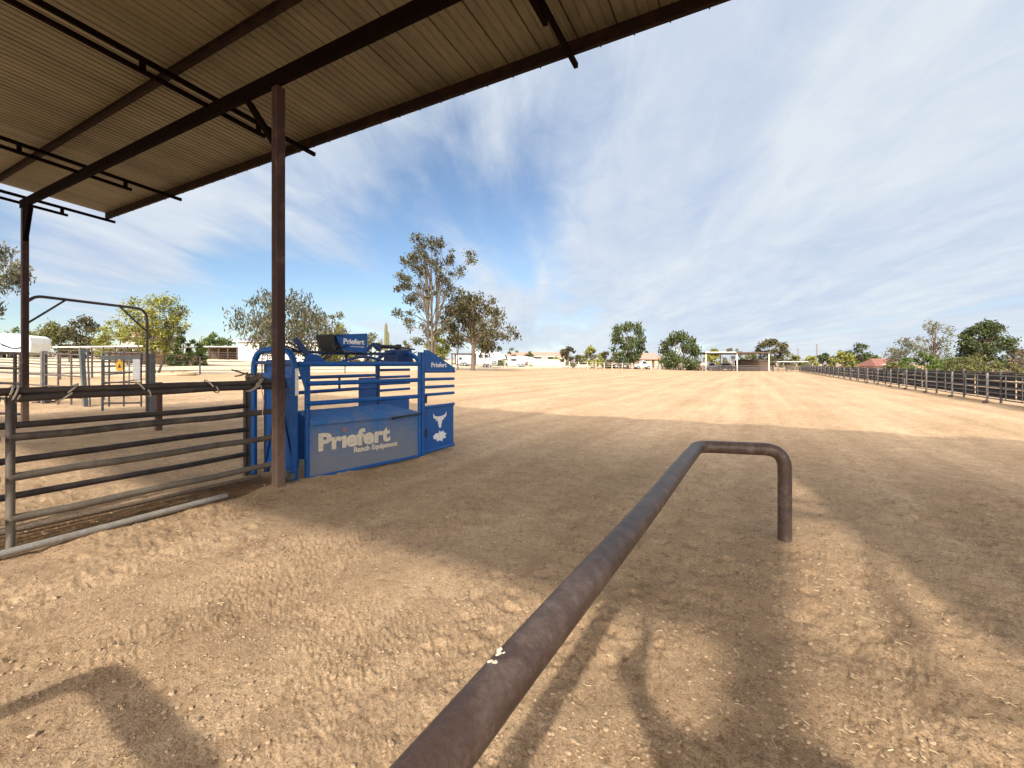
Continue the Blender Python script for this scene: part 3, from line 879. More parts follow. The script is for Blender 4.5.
# far wing
for z in (1.48, 1.335, 1.20, 1.07):
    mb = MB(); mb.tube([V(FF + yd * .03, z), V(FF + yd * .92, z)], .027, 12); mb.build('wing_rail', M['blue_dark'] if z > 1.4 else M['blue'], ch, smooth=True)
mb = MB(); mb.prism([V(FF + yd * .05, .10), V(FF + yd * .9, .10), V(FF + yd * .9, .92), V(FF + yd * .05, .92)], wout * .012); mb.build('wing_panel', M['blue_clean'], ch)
# overhead: sign box, arch bars, cylinders, levers
c0 = lerp(NR, FR, .45); c1 = lerp(NF, FF, .45)
cd = (c1 - c0).normalized(); cn = Vector((cd.y, -cd.x, 0))
mb = MB()
s0 = c0 + cd * .74; s1 = c0 + cd * 1.32
mb.prism([V(s0 + cd * .13, 1.80), V(s1, 1.785), V(s1, 2.09), V(s0, 2.04)], cn * .30)
sb = mb.build('sign_box', M['blue_clean'], ch)
lettering('Priefert', .112, V(s0 + cd * .13, 1.91) + cn * .302, cd, Zv, M['white_mark'], sb, bold=.0035, xscale=1.12)
mb = MB(); mb.box(V(s0 + cd * .47, 1.86) + cn * .3015, (.003, .003, .02)); mb.prism([V(s0 + cd * .26, 1.865) + cn * .302, V(s1 - cd * .06, 1.865) + cn * .302, V(s1 - cd * .06, 1.873) + cn * .302, V(s0 + cd * .26, 1.873) + cn * .302], cn * .002); mb.build('lettering', M['white_mark'], sb)
# dark open hopper on its rear end
mb = MB()
h0 = s0 - cd * .13
for zt_, zb_ in ((2.035, 2.015), (1.80, 1.78)):
    mb.prism([V(h0 + cd * (.0 if zt_ > 2 else .1), zb_), V(s0 + cd * .15, zb_), V(s0 + cd * .15, zt_), V(h0 + cd * (.0 if zt_ > 2 else .1), zt_)], cn * .30)
mb.prism([V(h0, 2.02), V(h0 + cd * .1, 1.79), V(h0 + cd * .14, 1.79), V(h0 + cd * .10, 2.02)], cn * .3)
for k in range(3):
    q = h0 + cd * (.12 + k * .05); mb.bar(V(q, 1.79) + cn * .29, V(q + cd * .1, 2.02) + cn * .29, .014)
mb.build('hopper', M['black'], ch)
mb = MB(); mb.tube([V(c0 + cd * 1.04 + cn * .15, 1.60), V(c0 + cd * 1.04 + cn * .15, 1.78)], .022, 8); mb.build('sign_post', M['black'], ch)
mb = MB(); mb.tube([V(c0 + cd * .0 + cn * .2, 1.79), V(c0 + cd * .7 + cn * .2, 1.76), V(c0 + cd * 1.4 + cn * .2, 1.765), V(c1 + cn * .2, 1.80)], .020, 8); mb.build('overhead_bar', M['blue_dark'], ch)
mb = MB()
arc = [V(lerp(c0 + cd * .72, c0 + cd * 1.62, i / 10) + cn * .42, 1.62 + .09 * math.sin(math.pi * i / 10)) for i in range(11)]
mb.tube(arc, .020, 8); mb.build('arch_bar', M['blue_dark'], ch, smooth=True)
mb = MB()
arc = [V(lerp(NF, FF, i / 12) - ns * .05, 1.60 + .24 * math.sin(math.pi * i / 12) ** .6) for i in range(13)]
mb.tube(arc, .038, 12); mb.build('front_hoop', M['blue'], ch, smooth=True)
mb = MB(); q = c1 - cd * .42; mb.prism([V(q, 1.62), V(q + cd * .40, 1.62), V(q + cd * .36, 1.86), V(q + cd * .04, 1.84)], cn * .34); mb.build('door_housing', M['blue_dark'], ch, bevel=.01)
mb = MB(); mb.tube([V(c1 - cd * .62 + cn * .1, 1.90), V(c1 - cd * .1 + cn * .1, 1.90)], .035, 12); mb.tube([V(c1 - cd * .1 + cn * .1, 1.90), V(c1 + cd * .25 + cn * .1, 1.87)], .014, 8)
mb.box(V(c1 - cd * .62 + cn * .1, 1.90), (.07, .07, .1)); mb.box(V(c1 - cd * .15 + cn * .1, 1.90), (.07, .07, .1)); mb.build('air_cylinder', M['black'], ch, smooth=True)
mb = MB(); mb.bar(V(c0 + cd * 1.36 + cn * .2, 1.80), V(c0 + cd * 1.52 + cn * .2, 1.93), .04, .05); mb.bar(V(c0 + cd * 1.52 + cn * .2, 1.93), V(c0 + cd * 1.68 + cn * .2, 1.84), .04, .05); mb.tube([V(c0 + cd * 1.3 + cn * .25, 1.62), V(c0 + cd * 1.52 + cn * .25, 1.80)], .012, 6); mb.build('linkage', M['blue_dark'], ch)
# rear lever and gussets
mb = MB(); q = NR + ns * .05 - nout * .12
mb.bar(V(q, 1.95), V(q + ns * .30, 1.60), .045, .06); mb.build('lever', M['blue_dark'], ch)
mb = MB(); mb.prism([V(NR + ns * .16 - nout * .1, 1.62), V(NR + ns * .50 - nout * .1, 1.62), V(NR + ns * .34 - nout * .1, 1.74), V(NR + ns * .20 - nout * .1, 1.74)], nout * .03); mb.build('gusset', M['blue'], ch)
mb = MB(); mb.prism([V(NR + ns * .035, 1.57), V(NR + ns * .16, 1.57), V(NR + ns * .16, 1.16), V(NR + ns * .12, 1.30)], nout * .012); mb.build('gusset', M['blue'], ch)
# hoses
mb = MB()
for k in range(3):
    pts = []
    for i in range(13):
        t = i / 12
        q = lerp(c0 + cd * (-.05 + .08 * k), c0 + cd * (.75 + .1 * k), t) + cn * (.22 + .05 * k)
        pts.append(V(q, 1.86 - .16 * math.sin(math.pi * t) + .05 * math.sin(7 * t + k)))
    mb.tube(pts, .010, 6)
mb.tube([V(lerp(c0 + cd * 1.3, c1 + cd * .1, i / 12) + cn * .3, 1.82 - .12 * math.sin(math.pi * i / 12)) for i in range(13)], .009, 6)
mb.tube([V(NR + ns * .02 + nout * -.3, 1.40), V(NR - ns * .03 - nout * .25, 1.0), V(NR - ns * .05 - nout * .42, .55), V(NR + ns * .02 - nout * .55, .10)], .010, 6)
mb.build('air_hose', M['black'], ch, smooth=True)
mb = MB(); mb.tube([V(NR - ns * .06, .12) - nout * .09, V(NR - ns * .06, .12) + nout * .09], .035, 12); mb.box(V(NR + ns * .06, .26) + nout * .02, (.06, .05, .1)); mb.build('drag_roller', M['pen_steel'], ch)

# ------------------------------------------------------------------ pens behind the shelter
# tall bow gate frame
LEG = hit(147, 412)
bf = thing('bow_gate_frame', 'tall dark bow shaped pipe gate frame arching from the left shelter post', 'gate frame', (LX + .1, PY + .15, tz(LX, PY)))
zt = 3.15
A0 = Vector((LX + .065, PY + .02, 0)); A1 = Vector((LEG.x, LEG.y, 0))
mb = MB()
pts = [V(A0, zt - .14)] + bend(V(A0, zt - .4), V(A0, zt), V(A1, zt), .30, 7)[3:] + bend(V(A0, zt), V(A1, zt), V(A1, 0), .32, 8) + [V(A1, LEG.z)]
mb.tube(pts, .034, 12); mb.build('bow', M['gate_dark'], bf, smooth=True)
ad = (A1 - A0).normalized()
for p, s in ((A0, 1), (A1, -1)):
    mb = MB(); mb.tube([V(p + ad * (.02 * s), zt - .62), V(p + ad * (.72 * s), zt - .02)], .022, 10); mb.build('brace', M['gate_dark'], bf, smooth=True)
mb = MB(); q = A1 + Vector((-.02, .12, 0)); mb.box(V(q, LEG.z + .82), (.16, .12, 1.66)); mb.build('hinge_post', M['pen_steel'], bf, bevel=.005)

# open gate with signs
GL = hit(102.5, 411)
gp = thing('pen_gate', 'open grey pen gate carrying a yellow tag and a white sign board', 'gate', GL)
d = (LEG - GL); d.z = 0; Lg = d.length; d.normalize()
ge = GL + d * (Lg - .16)
for z in (.22, .52, .80, 1.08, 1.62):
    mb = MB(); mb.tube([GL + Zv * z, V(ge, GL.z + z)], .024, 10); mb.build('rail', M['pen_bronze'], gp, smooth=True)
for t in (0.0, .17, .55, 1.0):
    mb = MB(); q = GL.lerp(ge, t); mb.tube([V(q, GL.z + .0 if t in (0.0,) else GL.z + .12), V(q, GL.z + 1.66)], .030 if t == 0 else .02, 10); mb.build('stile', M['pen_steel'], gp, smooth=True)
mb = MB(); mb.bar(V(GL, GL.z + 1.50), V(ge, GL.z + 1.50), .05, .13); mb.build('top_plate', M['pen_steel'], gp)
fn = Vector((d.y, -d.x, 0)).normalized()
if fn.dot(-GL) < 0: fn = -fn
def gsign(tag_u0, tag_u1, z0, z1, mat, lab, poly=None):
    a = GL + d * tag_u0; b = GL + d * tag_u1
    mb = MB()
    if poly:
        c = (a + b) / 2
        mb.prism([V(c + d * (x * (tag_u1 - tag_u0) / 2), GL.z + z0 + (z1 - z0) * y) + fn * .035 for x, y in poly], fn * .006)
    else:
        mb.prism([V(a, GL.z + z0) + fn * .035, V(b, GL.z + z0) + fn * .035, V(b, GL.z + z1) + fn * .035, V(a, GL.z + z1) + fn * .035], fn * .006)
    return mb
o = gsign(.40, .59, 1.12, 1.46, None, '', [(-1, .15), (-.4, 0), (.6, 0), (1, .2), (1, .75), (.45, .8), (.3, 1), (-.3, 1), (-.45, .8), (-1, .72)]).build('warning_tag', M['yellow'], None)
tag(o, 'yellow warning tag hung on the open pen gate', 'sign')
mb = MB(); q = GL + d * .50 + fn * .043; mb.prism([V(q - d * .045, GL.z + 1.22), V(q + d * .045, GL.z + 1.22), V(q, GL.z + 1.34)], fn * .003); mb.build('emblem', M['black'], o)
o = gsign(.86, 1.06, .88, 1.46, None, '').build('notice_board', M['white_paint'], None)
tag(o, 'blank white notice board hung on the open pen gate', 'sign')

# leaning steel post and the panels beside it
LP = hit(86, 407)
mb = MB(); mb.bar(LP - Zv * .2, LP + Vector((-.02, -.10, 1.75)), .13, .10); mb.bar(LP + Vector((.15, .05, -.2)), LP + Vector((.17, -.02, 1.72)), .04, .04)
o = mb.build('leaning_post', M['pen_steel'], None, bevel=.005); tag(o, 'leaning grey steel post beside the open pen gate', 'post')
def panel(label, a, b, n=5, h=1.55, r=.022, mat='pen_bronze', ups=(0, .33, .66, 1), group='pen panels behind the shelter'):
    t = thing('pen_fence', label, 'fence', a, group)
    zs = np.linspace(.25, h, n)
    for z in zs:
        mb = MB(); mb.tube([a + Zv * z, b + Zv * z], r, 8); mb.build('rail', M[mat], t, smooth=True)
    for f in ups:
        q = a.lerp(b, f); mb = MB(); mb.tube([q - Zv * .05, q + Zv * (h + .02)], r * 1.15, 8); mb.build('stile', M[mat], t, smooth=True)
    return t
P44 = on(44, 13.6)
panel('brown pen panel between the leaning post and the dark square post', LP + Vector((-.1, 0, 0)), P44 + Vector((.06, 0, 0)))
panel('brown pen panel left of the dark square post', P44 - Vector((.1, 0, 0)), on(-25, 14.5))
mb = MB(); mb.box(P44 + Zv * .75, (.13, .13, 1.75)); tag(mb.build('square_post', M['pen_steel'], None, bevel=.006), 'dark square steel post in the pen fence right of the left shelter post', 'post')
panel('near dark pen panel running left from the left shelter post', Vector((LX - .1, PY, tz(LX, PY))), on(-60, 10.0), 5, 1.62, .028, 'gate_dark', (0, .1, .5, 1))
panel('pen panel closing the gap behind the open pen gate', hit(104, 400), hit(150, 392), 5, 1.45, .020, 'pen_steel', (0, .5, 1))
# short rusty post in the yard
SP = hit(158.5, 430)
mb = MB(); mb.box((SP.x, SP.y, SP.z + .40), (.11, .11, 1.3)); mb.box((SP.x, SP.y, SP.z + 1.055), (.125, .125, .012))
tag(mb.build('short_post', M['post_steel'], None, bevel=.005), 'short rust brown steel post standing in the dirt behind the nearest gate', 'post')
mb = MB(); c = hit(45, 403); mb.add([], [])
for k in range(26):
    a = random.uniform(0, 6.28); r_ = random.uniform(0, .28)
    mb.box((c.x + r_ * math.cos(a), c.y + r_ * math.sin(a), c.z + .03), (random.uniform(.05, .12), random.uniform(.05, .12), random.uniform(.04, .10)), random.random() * 3)
tag(mb.build('dung_heap', M['brownwood'], None, smooth=True), 'small dark heap of dung on the dirt in the pen', 'heap')

# ------------------------------------------------------------------ trees
def leafcloud(centres, radii, n, size, flat=1.0, droop=0.0, aspect=2.0, zsq=0.8):
    """many small leaf quads round clump centres"""
    C = np.array(centres); Rr = np.array(radii)
    w = Rr ** 2; w = w / w.sum()
    idx = rng.choice(len(C), n, p=w)
    dirs = rng.normal(size=(n, 3)); dirs /= np.linalg.norm(dirs, axis=1)[:, None]
    rad = Rr[idx] * rng.random(n) ** 0.6 * rng.uniform(.75, 1.2, n) * np.where(rng.random(n) < .28, 1.3, 1.0)
    P = C[idx] + dirs * rad[:, None] * np.array([1, 1, zsq])
    if droop:
        P[:, 2] -= droop * rng.random(n) ** 2 * Rr[idx]
    a = rng.normal(size=(n, 3)); 
    if droop: a[:, 2] -= 1.8
    a /= np.linalg.norm(a, axis=1)[:, None]
    b = rng.normal(size=(n, 3)); b -= (b * a).sum(1)[:, None] * a; b /= np.linalg.norm(b, axis=1)[:, None]
    s = size * rng.uniform(.55, 1.3, n)[:, None]
    a = a * s * aspect * .5; b = b * s * .5
    V4 = np.stack([P - a, P + b * .9, P + a, P - b * .9], 1).reshape(-1, 3)
    return V4

def leafmesh(name, V4, mat, parent):
    off = Vector((0, 0, 0)); o = parent
    while o is not None: off += o.location; o = o.parent
    V4 = V4 - np.array(off)
    n = len(V4) // 4
    me = bpy.data.meshes.new(name)
    me.vertices.add(n * 4); me.vertices.foreach_set('co', V4.astype(np.float32).ravel())
    me.loops.add(n * 4); me.loops.foreach_set('vertex_index', np.arange(n * 4, dtype=np.int32))
    me.polygons.add(n); me.polygons.foreach_set('loop_start', (np.arange(n) * 4).astype(np.int32))
    me.update(calc_edges=True)
    me.materials.append(mat)
    ob = bpy.data.objects.new(name, me); COL.objects.link(ob); ob.parent = parent
    return ob

def tree(label, u, d, vtop, wpx, leaf, bark='bark', nclump=26, nleaf=3500, leafpx=1.7, shape='round', trunk_r=None,
         crown_lo=0.25, stems=1, droop=0.0, gaps=0.2, cat='tree', name='tree', group=None, clumps=None, crsize=1.0, fork=.3, aspect=2.0, lean=0.0, spread=1.0):
    """tapered trunk, limbs to every leaf clump, clumps spread through the crown's volume"""
    base = on(u, d)
    H = zat(vtop, d) - base.z
    W = wpx * d / FPX
    t = thing(name, label, cat, base, group)
    px = d / FPX
    hw = W / 2
    cs, rs_ = [], []
    if clumps:                                   # (sideways -1..1, depth -1..1, height 0..1, size)
        for (cx, cy, cz, s) in clumps:
            p = base + R * (cx * hw) + F * (cy * hw) + Zv * (cz * H)
            cs.append(p); rs_.append(s * hw)
    lo = crown_lo
    tries = 0
    while len(cs) < nclump and tries < 4000:
        tries += 1
        cz = lo + (1 - lo) * random.random()
        tt = (cz - lo) / (1 - lo)
        if shape == 'round': prof = math.sqrt(max(0, 1 - (2 * tt - .9) ** 2 / 1.25))
        elif shape == 'dome': prof = math.sqrt(max(0, 1 - tt ** 2)) * (0.8 + .2 * min(1, tt * 4))
        elif shape == 'tall': prof = (0.55 + .45 * math.sin(math.pi * tt)) * (1 - .55 * max(0, tt - .75) * 4)
        elif shape == 'vase': prof = (.3 + .8 * tt) * math.sqrt(max(0, 1 - max(0, tt - .55) ** 2 / .21))
        elif shape == 'flat': prof = math.sqrt(max(0, 1 - tt ** 2 * .8))
        else: prof = 1
        a = random.uniform(0, 2 * math.pi); rr = math.sqrt(random.random())
        if random.random() < .55: rr = random.uniform(.7, 1.0)
        s = random.uniform(.15, .30) * crsize * hw
        rad = max(0, prof * hw - s * .6) * rr
        p = base + R * (rad * math.cos(a) + lean * hw * tt) + F * (rad * math.sin(a)) + Zv * (cz * H - s * .5)
        # keep some air between clumps
        if any((p - q).length < (s + r0) * (.45 + gaps) for q, r0 in zip(cs, rs_)) and tries < 2500: continue
        cs.append(p); rs_.append(s)
    # wood
    mb = MB()
    tr = trunk_r or max(.06, H * .022)
    stemtops = []
    for k in range(stems):
        a = 2 * math.pi * k / stems + .6
        sp = 0 if stems == 1 else W * .10 * spread
        topp = base + Zv * (H * (fork + (.25 if stems == 1 else .35))) + R * (math.cos(a) * sp * 1.8 + lean * hw * .4) + F * (math.sin(a) * sp * 1.8)
        midp = base + Zv * (H * .22) + R * (math.cos(a) * sp + random.uniform(-.02, .02) * W) + F * (math.sin(a) * sp)
        b0 = base - Zv * .2 + R * (math.cos(a) * sp * .25) + F * (math.sin(a) * sp * .25)
        k_ = .75 if stems > 1 else 1
        mb.tube([b0, b0 + Zv * .25, midp, topp], [tr * 1.35 * k_, tr * 1.1 * k_, tr * .85 * k_, tr * .55 * k_], 8)
        stemtops.append((b0, midp, topp))
    for p, s in zip(cs, rs_):
        b0, midp, topp = min(stemtops, key=lambda q: (q[2] - p).length)
        f = random.uniform(.0, 1.0)
        st = midp.lerp(topp, f)
        if st.z > p.z: st = midp.lerp(topp, max(0, min(1, (p.z - midp.z) / max(.01, topp.z - midp.z) * .6)))
        mid = st.lerp(p, .5) + Zv * (.08 * H * random.uniform(0, 1)) + R * random.uniform(-.05, .05) * W
        r0 = tr * random.uniform(.25, .42)
        mb.tube([st, mid, p], [r0, r0 * .6, r0 * .22], 5, caps=False)
        for j in range(3):                      # twigs
            dv = Vector((random.gauss(0, 1), random.gauss(0, 1), random.gauss(.3, .8))).normalized() * s
            mb.tube([mid.lerp(p, .7), p + dv * .5, p + dv], [r0 * .22, r0 * .14, r0 * .07], 4, caps=False)
    mb.build('trunk', M[bark], t, smooth=True)
    V4 = leafcloud([tuple(c) for c in cs], rs_, nleaf, leafpx * px, droop=droop, aspect=aspect)
    leafmesh('crown', V4, M[leaf], t)
    return t

# tall airy eucalyptus behind the chute (clumps follow its crown)
tree('tall airy eucalyptus with sparse clumped leaves, tallest tree in the view', 432, 52, 234, 80, 'leaf_euc', 'palebark', nclump=76, nleaf=6800, leafpx=1.5,
     shape='tall', crown_lo=.22, stems=3, gaps=.10, trunk_r=.20, crsize=.56, fork=.36, spread=.42,
     clumps=[(-.35, 0, .97, .20), (-.05, .1, .95, .20), (.18, -.1, .92, .18), (.95, .1, .86, .16), (.98, 0, .80, .15), (.72, 0, .74, .15), (-.62, .1, .80, .18), (-.8, 0, .70, .15),
             (.1, 0, .78, .2), (-.25, 0, .72, .2), (.3, .1, .66, .2), (-.55, 0, .52, .2), (-.85, 0, .42, .18), (-.62, 0, .36, .15), (.45, 0, .6, .2), (-.1, .1, .6, .2)])
tree('dense olive brown tree with drooping crown in front of the white horse trailer', 473, 56, 290, 72, 'leaf_olive', 'bark', nclump=44, nleaf=8000, leafpx=1.5, shape='round', crown_lo=.36, droop=.5, gaps=-.05, trunk_r=.26,
     clumps=[(1.05, 0, .52, .17), (1.2, .1, .45, .15), (.95, 0, .42, .16), (-.3, 0, .92, .26), (.1, 0, .9, .26), (-.6, 0, .75, .25), (.45, 0, .74, .25), (-.1, 0, .7, .3), (0, 0, .5, .3), (.4, 0, .45, .25), (-.55, 0, .5, .22)], crsize=1.05)
tree('thin bare stemmed young tree beside the olive brown tree', 458, 57, 318, 22, 'leaf_olive', 'bark', nclump=10, nleaf=500, leafpx=1.4, crown_lo=.45, trunk_r=.08)
tree('bright yellow green bush behind the tall eucalyptus trunks', 437, 64, 331, 34, 'leaf_yellow', 'bark', nclump=22, nleaf=2200, leafpx=1.4, shape='dome', crown_lo=.08, stems=2, gaps=0, crsize=1.1, name='shrub', cat='shrub')
# left side
tree('grey green willowy tree cut by the left edge of the view', -44, 24, 206, 100, 'leaf_grey', 'bark', nclump=44, nleaf=9000, leafpx=1.7, shape='round', crown_lo=.40, droop=1.0, gaps=-.02, crsize=.9, aspect=3.0)
tree('yellow green palo verde with forked trunk in front of the pale yard', 156, 29.5, 294, 74, 'leaf_yellow', 'palebark', nclump=46, nleaf=6200, leafpx=1.45, shape='vase', crown_lo=.34, stems=3, gaps=-.02, trunk_r=.10, fork=.25,
     clumps=[(-.55, 0, .72, .25), (-.2, .1, .9, .25), (.15, 0, .92, .22), (.45, 0, .68, .2), (-.8, 0, .58, .22), (.0, 0, .7, .28), (.8, 0, .60, .16), (-.3, 0, .6, .22), (.15, 0, .5, .22), (-1.0, 0, .48, .2)], crsize=.95)
tree('dull green mesquite behind the long low shade roof, left of two', 52, 62, 321, 48, 'leaf_mesq', 'bark', nclump=30, nleaf=3600, leafpx=1.5, shape='dome', crown_lo=.05, stems=3, gaps=-.1, crsize=1.2, group='mesquites behind the shade roof')
tree('dull olive mesquite behind the long low shade roof, right of two', 84, 60, 315, 46, 'leaf_olive', 'bark', nclump=30, nleaf=3600, leafpx=1.5, shape='dome', crown_lo=.05, stems=3, gaps=-.1, crsize=1.2, group='mesquites behind the shade roof')
tree('yellow shrub between the mesquites and the palo verde', 113, 58, 318, 40, 'leaf_yellow', 'bark', nclump=16, nleaf=1700, leafpx=1.4, shape='dome', crown_lo=.05, stems=2, gaps=-.1, crsize=1.2, name='shrub', cat='shrub')
tree('low green hedge plant behind the white travel trailer', 18, 70, 327, 44, 'leaf_green', 'bark', nclump=18, nleaf=1700, leafpx=1.4, shape='dome', crown_lo=.02, stems=3, gaps=-.1, crsize=1.2, name='shrub', cat='shrub')
tree('dark green bushy tree right of the palo verde trunk', 178, 46, 326, 30, 'leaf_dark', 'bark', nclump=20, nleaf=2600, leafpx=1.5, shape='dome', crown_lo=.02, stems=2, gaps=-.1, crsize=1.2)
tree('rounded mid green shrub left of the dark roofed barn', 194, 48, 339, 26, 'leaf_green', 'bark', nclump=16, nleaf=1900, leafpx=1.4, shape='dome', crown_lo=.02, stems=2, gaps=-.1, crsize=1.2, name='shrub', cat='shrub')
tree('green treetop showing above the dark roofed barn', 214, 100, 333, 30, 'leaf_green', 'bark', nclump=18, nleaf=1500, leafpx=1.4, shape='dome', crown_lo=.1, stems=2, gaps=-.1, crsize=1.2)
tree('wide grey green pepper tree with hanging foliage beside the white building', 286, 58, 287, 104, 'leaf_euc', 'bark', nclump=40, nleaf=5000, leafpx=1.45, shape='round', crown_lo=.30, droop=1.5, gaps=.12, trunk_r=.28, stems=2, crsize=.95, aspect=3.2)
tree('small grey olive tree behind the blue chute', 333, 72, 309, 42, 'leaf_grey', 'bark', nclump=26, nleaf=2600, leafpx=1.4, shape='round', crown_lo=.2, gaps=0)
tree('yellow green bush showing above the blue chute', 340, 66, 326, 34, 'leaf_yellow', 'bark', nclump=20, nleaf=2000, leafpx=1.4, shape='dome', crown_lo=.02, stems=2, gaps=-.1, crsize=1.2, name='shrub', cat='shrub')
tree('grey bush behind the saguaro cactus', 372, 80, 332, 32, 'leaf_grey', 'bark', nclump=18, nleaf=1400, leafpx=1.4, shape='dome', crown_lo=.05, stems=3, gaps=-.05, crsize=1.1, name='shrub', cat='shrub')
# middle distance
tree('dark bush between the olive brown tree and the horse trailer', 500, 88, 347, 20, 'leaf_dark', 'bark', nclump=12, nleaf=900, leafpx=1.3, shape='dome', crown_lo=.02, stems=2, gaps=-.1, crsize=1.3, name='shrub', cat='shrub')
tree('grey green bush behind the second white trailer', 513, 98, 347, 16, 'leaf_grey', 'bark', nclump=12, nleaf=700, leafpx=1.3, shape='dome', crown_lo=.02, stems=2, gaps=-.1, crsize=1.3, name='shrub', cat='shrub')
tree('neat round clipped green bush in front of the long pink roof', 529, 96, 351, 12, 'leaf_green', 'bark', nclump=12, nleaf=800, leafpx=1.2, shape='round', crown_lo=.02, gaps=-.2, crsize=1.6, name='shrub', cat='shrub')
tree('small olive tree in front of the long pink roof', 569, 88, 347, 24, 'leaf_olive', 'bark', nclump=18, nleaf=1500, leafpx=1.35, shape='round', crown_lo=.2, gaps=-.05, crsize=1.1)
tree('bright yellow palo verde left of the two lobed tree', 592, 92, 346, 24, 'leaf_yellow', 'bark', nclump=18, nleaf=1400, leafpx=1.35, shape='dome', crown_lo=.2, stems=2, gaps=-.05, crsize=1.1)
tree('grey green bush touching the two lobed tree', 605, 95, 350, 18, 'leaf_olive', 'bark', nclump=12, nleaf=900, leafpx=1.3, shape='dome', crown_lo=.05, stems=2, gaps=-.1, crsize=1.2, name='shrub', cat='shrub')
tree('tall two lobed dark green tree behind the flatbed trailer', 628, 100, 322, 38, 'leaf_dark', 'bark', nclump=36, nleaf=4200, leafpx=1.45, shape='tall', crown_lo=.12, droop=1.0, gaps=-.05, crsize=.9,
     clumps=[(-.55, 0, .88, .28), (-.6, 0, .72, .3), (.5, 0, .93, .28), (.6, 0, .78, .32), (.2, 0, .6, .3), (-.15, 0, .5, .3), (.6, 0, .5, .3), (0, 0, .3, .3), (.4, 0, .3, .3)])
tree('wide rounded dark green tree right of the tan house', 680, 100, 331, 44, 'leaf_dark', 'bark', nclump=36, nleaf=4400, leafpx=1.45, shape='round', crown_lo=.06, droop=.7, gaps=-.08, crsize=1.0, stems=2)
tree('dark treetop behind the tan house', 643, 128, 347, 12, 'leaf_dark', 'bark', nclump=10, nleaf=600, leafpx=1.2, shape='tall', crown_lo=.1, gaps=-.1)
tree('yellow green tree behind the left end of the far shed', 712, 130, 347, 26, 'leaf_yellow', 'bark', nclump=16, nleaf=1200, leafpx=1.3, shape='dome', crown_lo=.1, stems=2, gaps=-.1, crsize=1.2)
tree('grey tree behind the middle of the far shed', 733, 140, 347, 26, 'leaf_grey', 'bark', nclump=16, nleaf=1100, leafpx=1.3, shape='dome', crown_lo=.1, gaps=-.05)
tree('broad olive tree behind the right end of the far shed', 772, 128, 338, 36, 'leaf_olive', 'bark', nclump=28, nleaf=2800, leafpx=1.35, shape='round', crown_lo=.12, gaps=-.05, stems=2)
tree('low green bush behind the small far canopy', 797, 125, 354, 24, 'leaf_mesq', 'bark', nclump=14, nleaf=1000, leafpx=1.3, shape='dome', crown_lo=.02, stems=2, gaps=-.1, crsize=1.2, name='shrub', cat='shrub')
tree('small dark tree beside the taller utility pole', 823, 100, 352, 14, 'leaf_dark', 'bark', nclump=12, nleaf=900, leafpx=1.3, shape='round', crown_lo=.05, gaps=-.1, crsize=1.2)
tree('yellow palo verde behind the arena fence', 844, 88, 350, 30, 'leaf_yellow', 'bark', nclump=20, nleaf=1700, leafpx=1.35, shape='dome', crown_lo=.05, stems=2, gaps=-.1, crsize=1.2)
tree('dark green tree left of the red roofed house', 860, 92, 343, 34, 'leaf_dark', 'bark', nclump=24, nleaf=2400, leafpx=1.35, shape='dome', crown_lo=.05, gaps=-.1, crsize=1.1)
tree('grey half bare tree right of the red roofed house', 905, 66, 338, 36, 'leaf_grey', 'bark', nclump=34, nleaf=1700, leafpx=1.15, shape='round', crown_lo=.25, gaps=-.1, crsize=1.1)
tree('tall nearly bare tree with grey twigs left of the pine', 934, 58, 318, 36, 'leaf_grey', 'bark', nclump=40, nleaf=1500, leafpx=1.1, shape='round', crown_lo=.30, gaps=-.1, crsize=1.15, fork=.4)
tree('big pine with flat topped dark crown at right', 985, 56, 322, 48, 'leaf_pine', 'bark', nclump=52, nleaf=8200, leafpx=1.45, shape='round', crown_lo=.1, gaps=-.1, stems=1, crsize=1.1,
     clumps=[(.0, 0, .95, .26), (.35, 0, .93, .26), (-.3, 0, .9, .22), (.6, 0, .84, .22), (-.9, 0, .72, .2), (-.8, 0, .6, .22), (-.6, 0, .5, .28), (.3, 0, .55, .3), (.75, 0, .55, .26), (0, 0, .4, .32), (-.3, 0, .3, .3), (.6, 0, .3, .3)], trunk_r=.2)
tree('bright green shrub along the fence below the grey half bare tree', 922, 48, 352, 46, 'leaf_green', 'bark', nclump=26, nleaf=2800, leafpx=1.4, shape='dome', crown_lo=.02, stems=3, gaps=-.1, crsize=.8, name='shrub', cat='shrub')
tree('yellowish shrub along the fence under the pine', 962, 46, 358, 50, 'leaf_mesq', 'bark', nclump=22, nleaf=2200, leafpx=1.4, shape='dome', crown_lo=.02, stems=3, gaps=-.1, crsize=.7, name='shrub', cat='shrub')
tree('pale green shrub behind the fence at the right edge', 1002, 44, 361, 40, 'leaf_mesq', 'bark', nclump=20, nleaf=1800, leafpx=1.4, shape='dome', crown_lo=.02, stems=3, gaps=-.1, crsize=.7, name='shrub', cat='shrub')
tree('dry pinkish brown bush at the right edge beside the pine', 1022, 50, 350, 26, 'leaf_dry', 'bark', nclump=22, nleaf=2000, leafpx=1.35, shape='dome', crown_lo=.02, stems=3, gaps=-.1, crsize=1.0, name='shrub', cat='shrub')
tree('dry tan grass clump left of the far shed', 697, 98, 365, 14, 'leaf_dry', 'bark', nclump=10, nleaf=700, leafpx=1.2, shape='dome', crown_lo=.02, gaps=-.2, crsize=1.3, name='shrub', cat='shrub')

